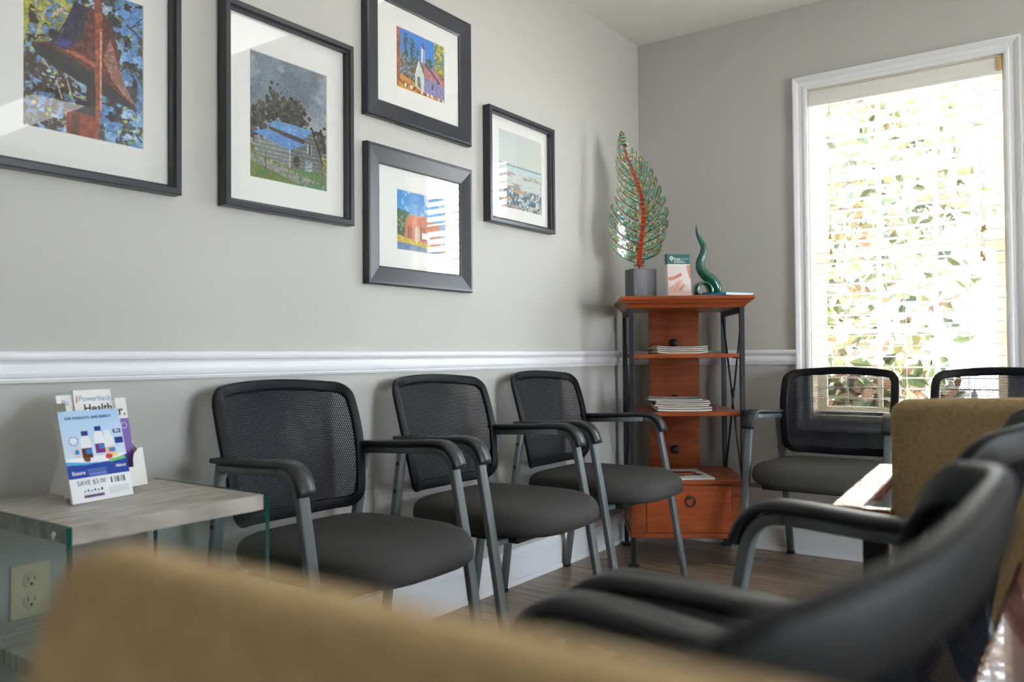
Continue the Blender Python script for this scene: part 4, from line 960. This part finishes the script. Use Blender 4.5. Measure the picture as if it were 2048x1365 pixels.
for i in range(3):
    d = .008-.005*i; x_ = (-.006, -.003, 0)[i]
    lf = thing('leaflet', ('dark green and pink health leaflet, rear one in the clear stand', 'dark green and pink health leaflet, middle one in the clear stand', 'green-headed leaflet with a photo of joined hands in the clear stand')[i], 'leaflet', ls.location, SA+math.radians(8), 'leaflets in the clear stand')
    slab('sheet', [bp_(x_-.05, d, .001), bp_(x_+.05, d, .001), bp_(x_+.05, d, .192), bp_(x_-.05, d, .192)], -.0008, M_card, lf)
    if i == 2:
        art_hands().mesh('print', lambda u, v: bp_(x_-.05+.1*u, d-.0016, .001+.146*v), M_print, lf)
        slab('green_header', [bp_(x_-.05, d-.0016, .147), bp_(x_+.05, d-.0016, .147), bp_(x_+.05, d-.0016, .192), bp_(x_-.05, d-.0016, .192)], .0002, M_green, lf)
        T = lambda x, h: planeM(bp_(x_+x, d-.0024, h), (1, 0, 0), (0, math.sin(BT), math.cos(BT)))
        text('lettering', 'Pruitt', .0125, M_white, lf, T(-.020, .166), bold=True); text('lettering', 'Health', .0125, M_paleb, lf, T(.012, .166))
        text('lettering', 'HOSPICE AND', .0062, M_white, lf, T(-.020, .1585), bold=True); text('lettering', 'PALLIATIVE CARE', .0062, M_white, lf, T(-.020, .1525), bold=True)
        bm = bmesh.new()
        for q in range(5):
            a = PI/2+2*PI*q/5
            bmesh.ops.create_circle(bm, cap_ends=True, radius=.0032, segments=10, matrix=T(-.030+.0058*math.cos(a), .1745+.0058*math.sin(a)))
        bmesh.ops.create_cone(bm, cap_ends=True, radius1=.0022, radius2=.0008, depth=.0004, segments=8, matrix=T(-.0295, .166)); bmobj('emblem', bm, M_white, lf)
        text('lettering', 'Y', .016, M_white, lf, T(-.0345, .1575))
    else:
        slab('green_header', [bp_(x_-.05, d-.001, .147), bp_(x_+.05, d-.001, .147), bp_(x_+.05, d-.001, .192), bp_(x_-.05, d-.001, .192)], .0002, M_green, lf)
# ------------------------------------------------------------------ teal glass swirl
M_teal = mat('teal_art_glass', rgb(10, 112, 104), 0.06, coat=0.5, spec=0.7, col2=rgb(20, 92, 60), vscale=14, vstretch=(1, 1, .4))
M_teal.node_tree.nodes['Principled BSDF'].inputs['Transmission Weight'].default_value = 0.35
KS = .000655
sw = thing('glass_swirl', 'teal blown glass sculpture with a curled base and wavy tail', 'sculpture', onshelf(.392, .235, SZT), SA)
def sp_(zx, zy, d=0): return Vector(((zx-880)*KS, d, max((1190-zy)*KS, 0)))
pts = [(757, 672, 0, 1), (756, 705, 0, 5), (763, 745, 0, 10), (785, 790, 0, 17), (803, 830, 0, 21), (797, 880, 0, 25), (780, 930, 0, 29), (782, 980, 0, 32), (815, 1025, 0, 35), (860, 1062, .0, 36), (888, 1105, .004, 35), (892, 1150, .010, 32)]
pth = spline([sp_(a, b, c) for a, b, c, r in pts], 5); rr = np.interp(np.linspace(0, 1, len(pth)), np.linspace(0, 1, len(pts)), [r for *_, r in pts])*KS
sweep('tail', pth, circ(1.0, 14), M_teal, sw, side=(0, 1, 0), scale=list(rr))
V = []; F = []; n = 40
for i in range(n+1):                                 # curled ribbon at the base
    a = -PI/2-1.95*PI*i/n; R = (62-6*i/n)*KS
    cx, cz = (800-880)*KS, (1190-1126)*KS
    wd = (.022-.004*i/n); yo = -.018+.012*i/n
    for rr_, yy in ((R, yo-wd*.5), (R, yo+wd*1.6), (R*.70, yo+wd*1.6), (R*.70, yo-wd*.5)):
        V.append((cx+rr_*math.cos(a)-.010*(yy-yo)/.03, yy, max(cz+rr_*math.sin(a), .0008)))
for i in range(n):
    for a in range(4): F.append((i*4+a, i*4+(a+1) % 4, i*4+4+(a+1) % 4, i*4+4+a))
F += [(3, 2, 1, 0), tuple(n*4+a for a in range(4))]
bm = bmesh.new(); vs = [bm.verts.new(v) for v in V]
for f in F: bm.faces.new([vs[i] for i in f])
bmesh.ops.bevel(bm, geom=[e for e in bm.edges if len(e.link_faces) == 2 and e.calc_face_angle(0) > .9], offset=.0028, segments=3, affect='EDGES')
bmobj('curl', bm, M_teal, sw, True)
tube('foot', spline([sp_(790, 1166, -.01), sp_(840, 1172, .0), sp_(878, 1166, .008), sp_(893, 1140, .010)], 5), .017, M_teal, sw, n=12)
# ------------------------------------------------------------------ blue book
M_cyan = mat('bright_blue_cover', rgb(18, 146, 208), 0.3)
bk = thing('blue_book', 'thin bright blue book lying on top of the shelf unit', 'book', onshelf(.395, .070, SZT), math.radians(62))
box('cover', -.075, .075, -.105, .105, 0, .0015, M_cyan, bk); box('cover', -.075, .075, -.105, .105, .0105, .012, M_cyan, bk); box('spine', -.0765, -.075, -.105, .105, 0, .012, M_cyan, bk)
box('pages', -.075, .072, -.102, .102, .0015, .0105, M_card, bk)
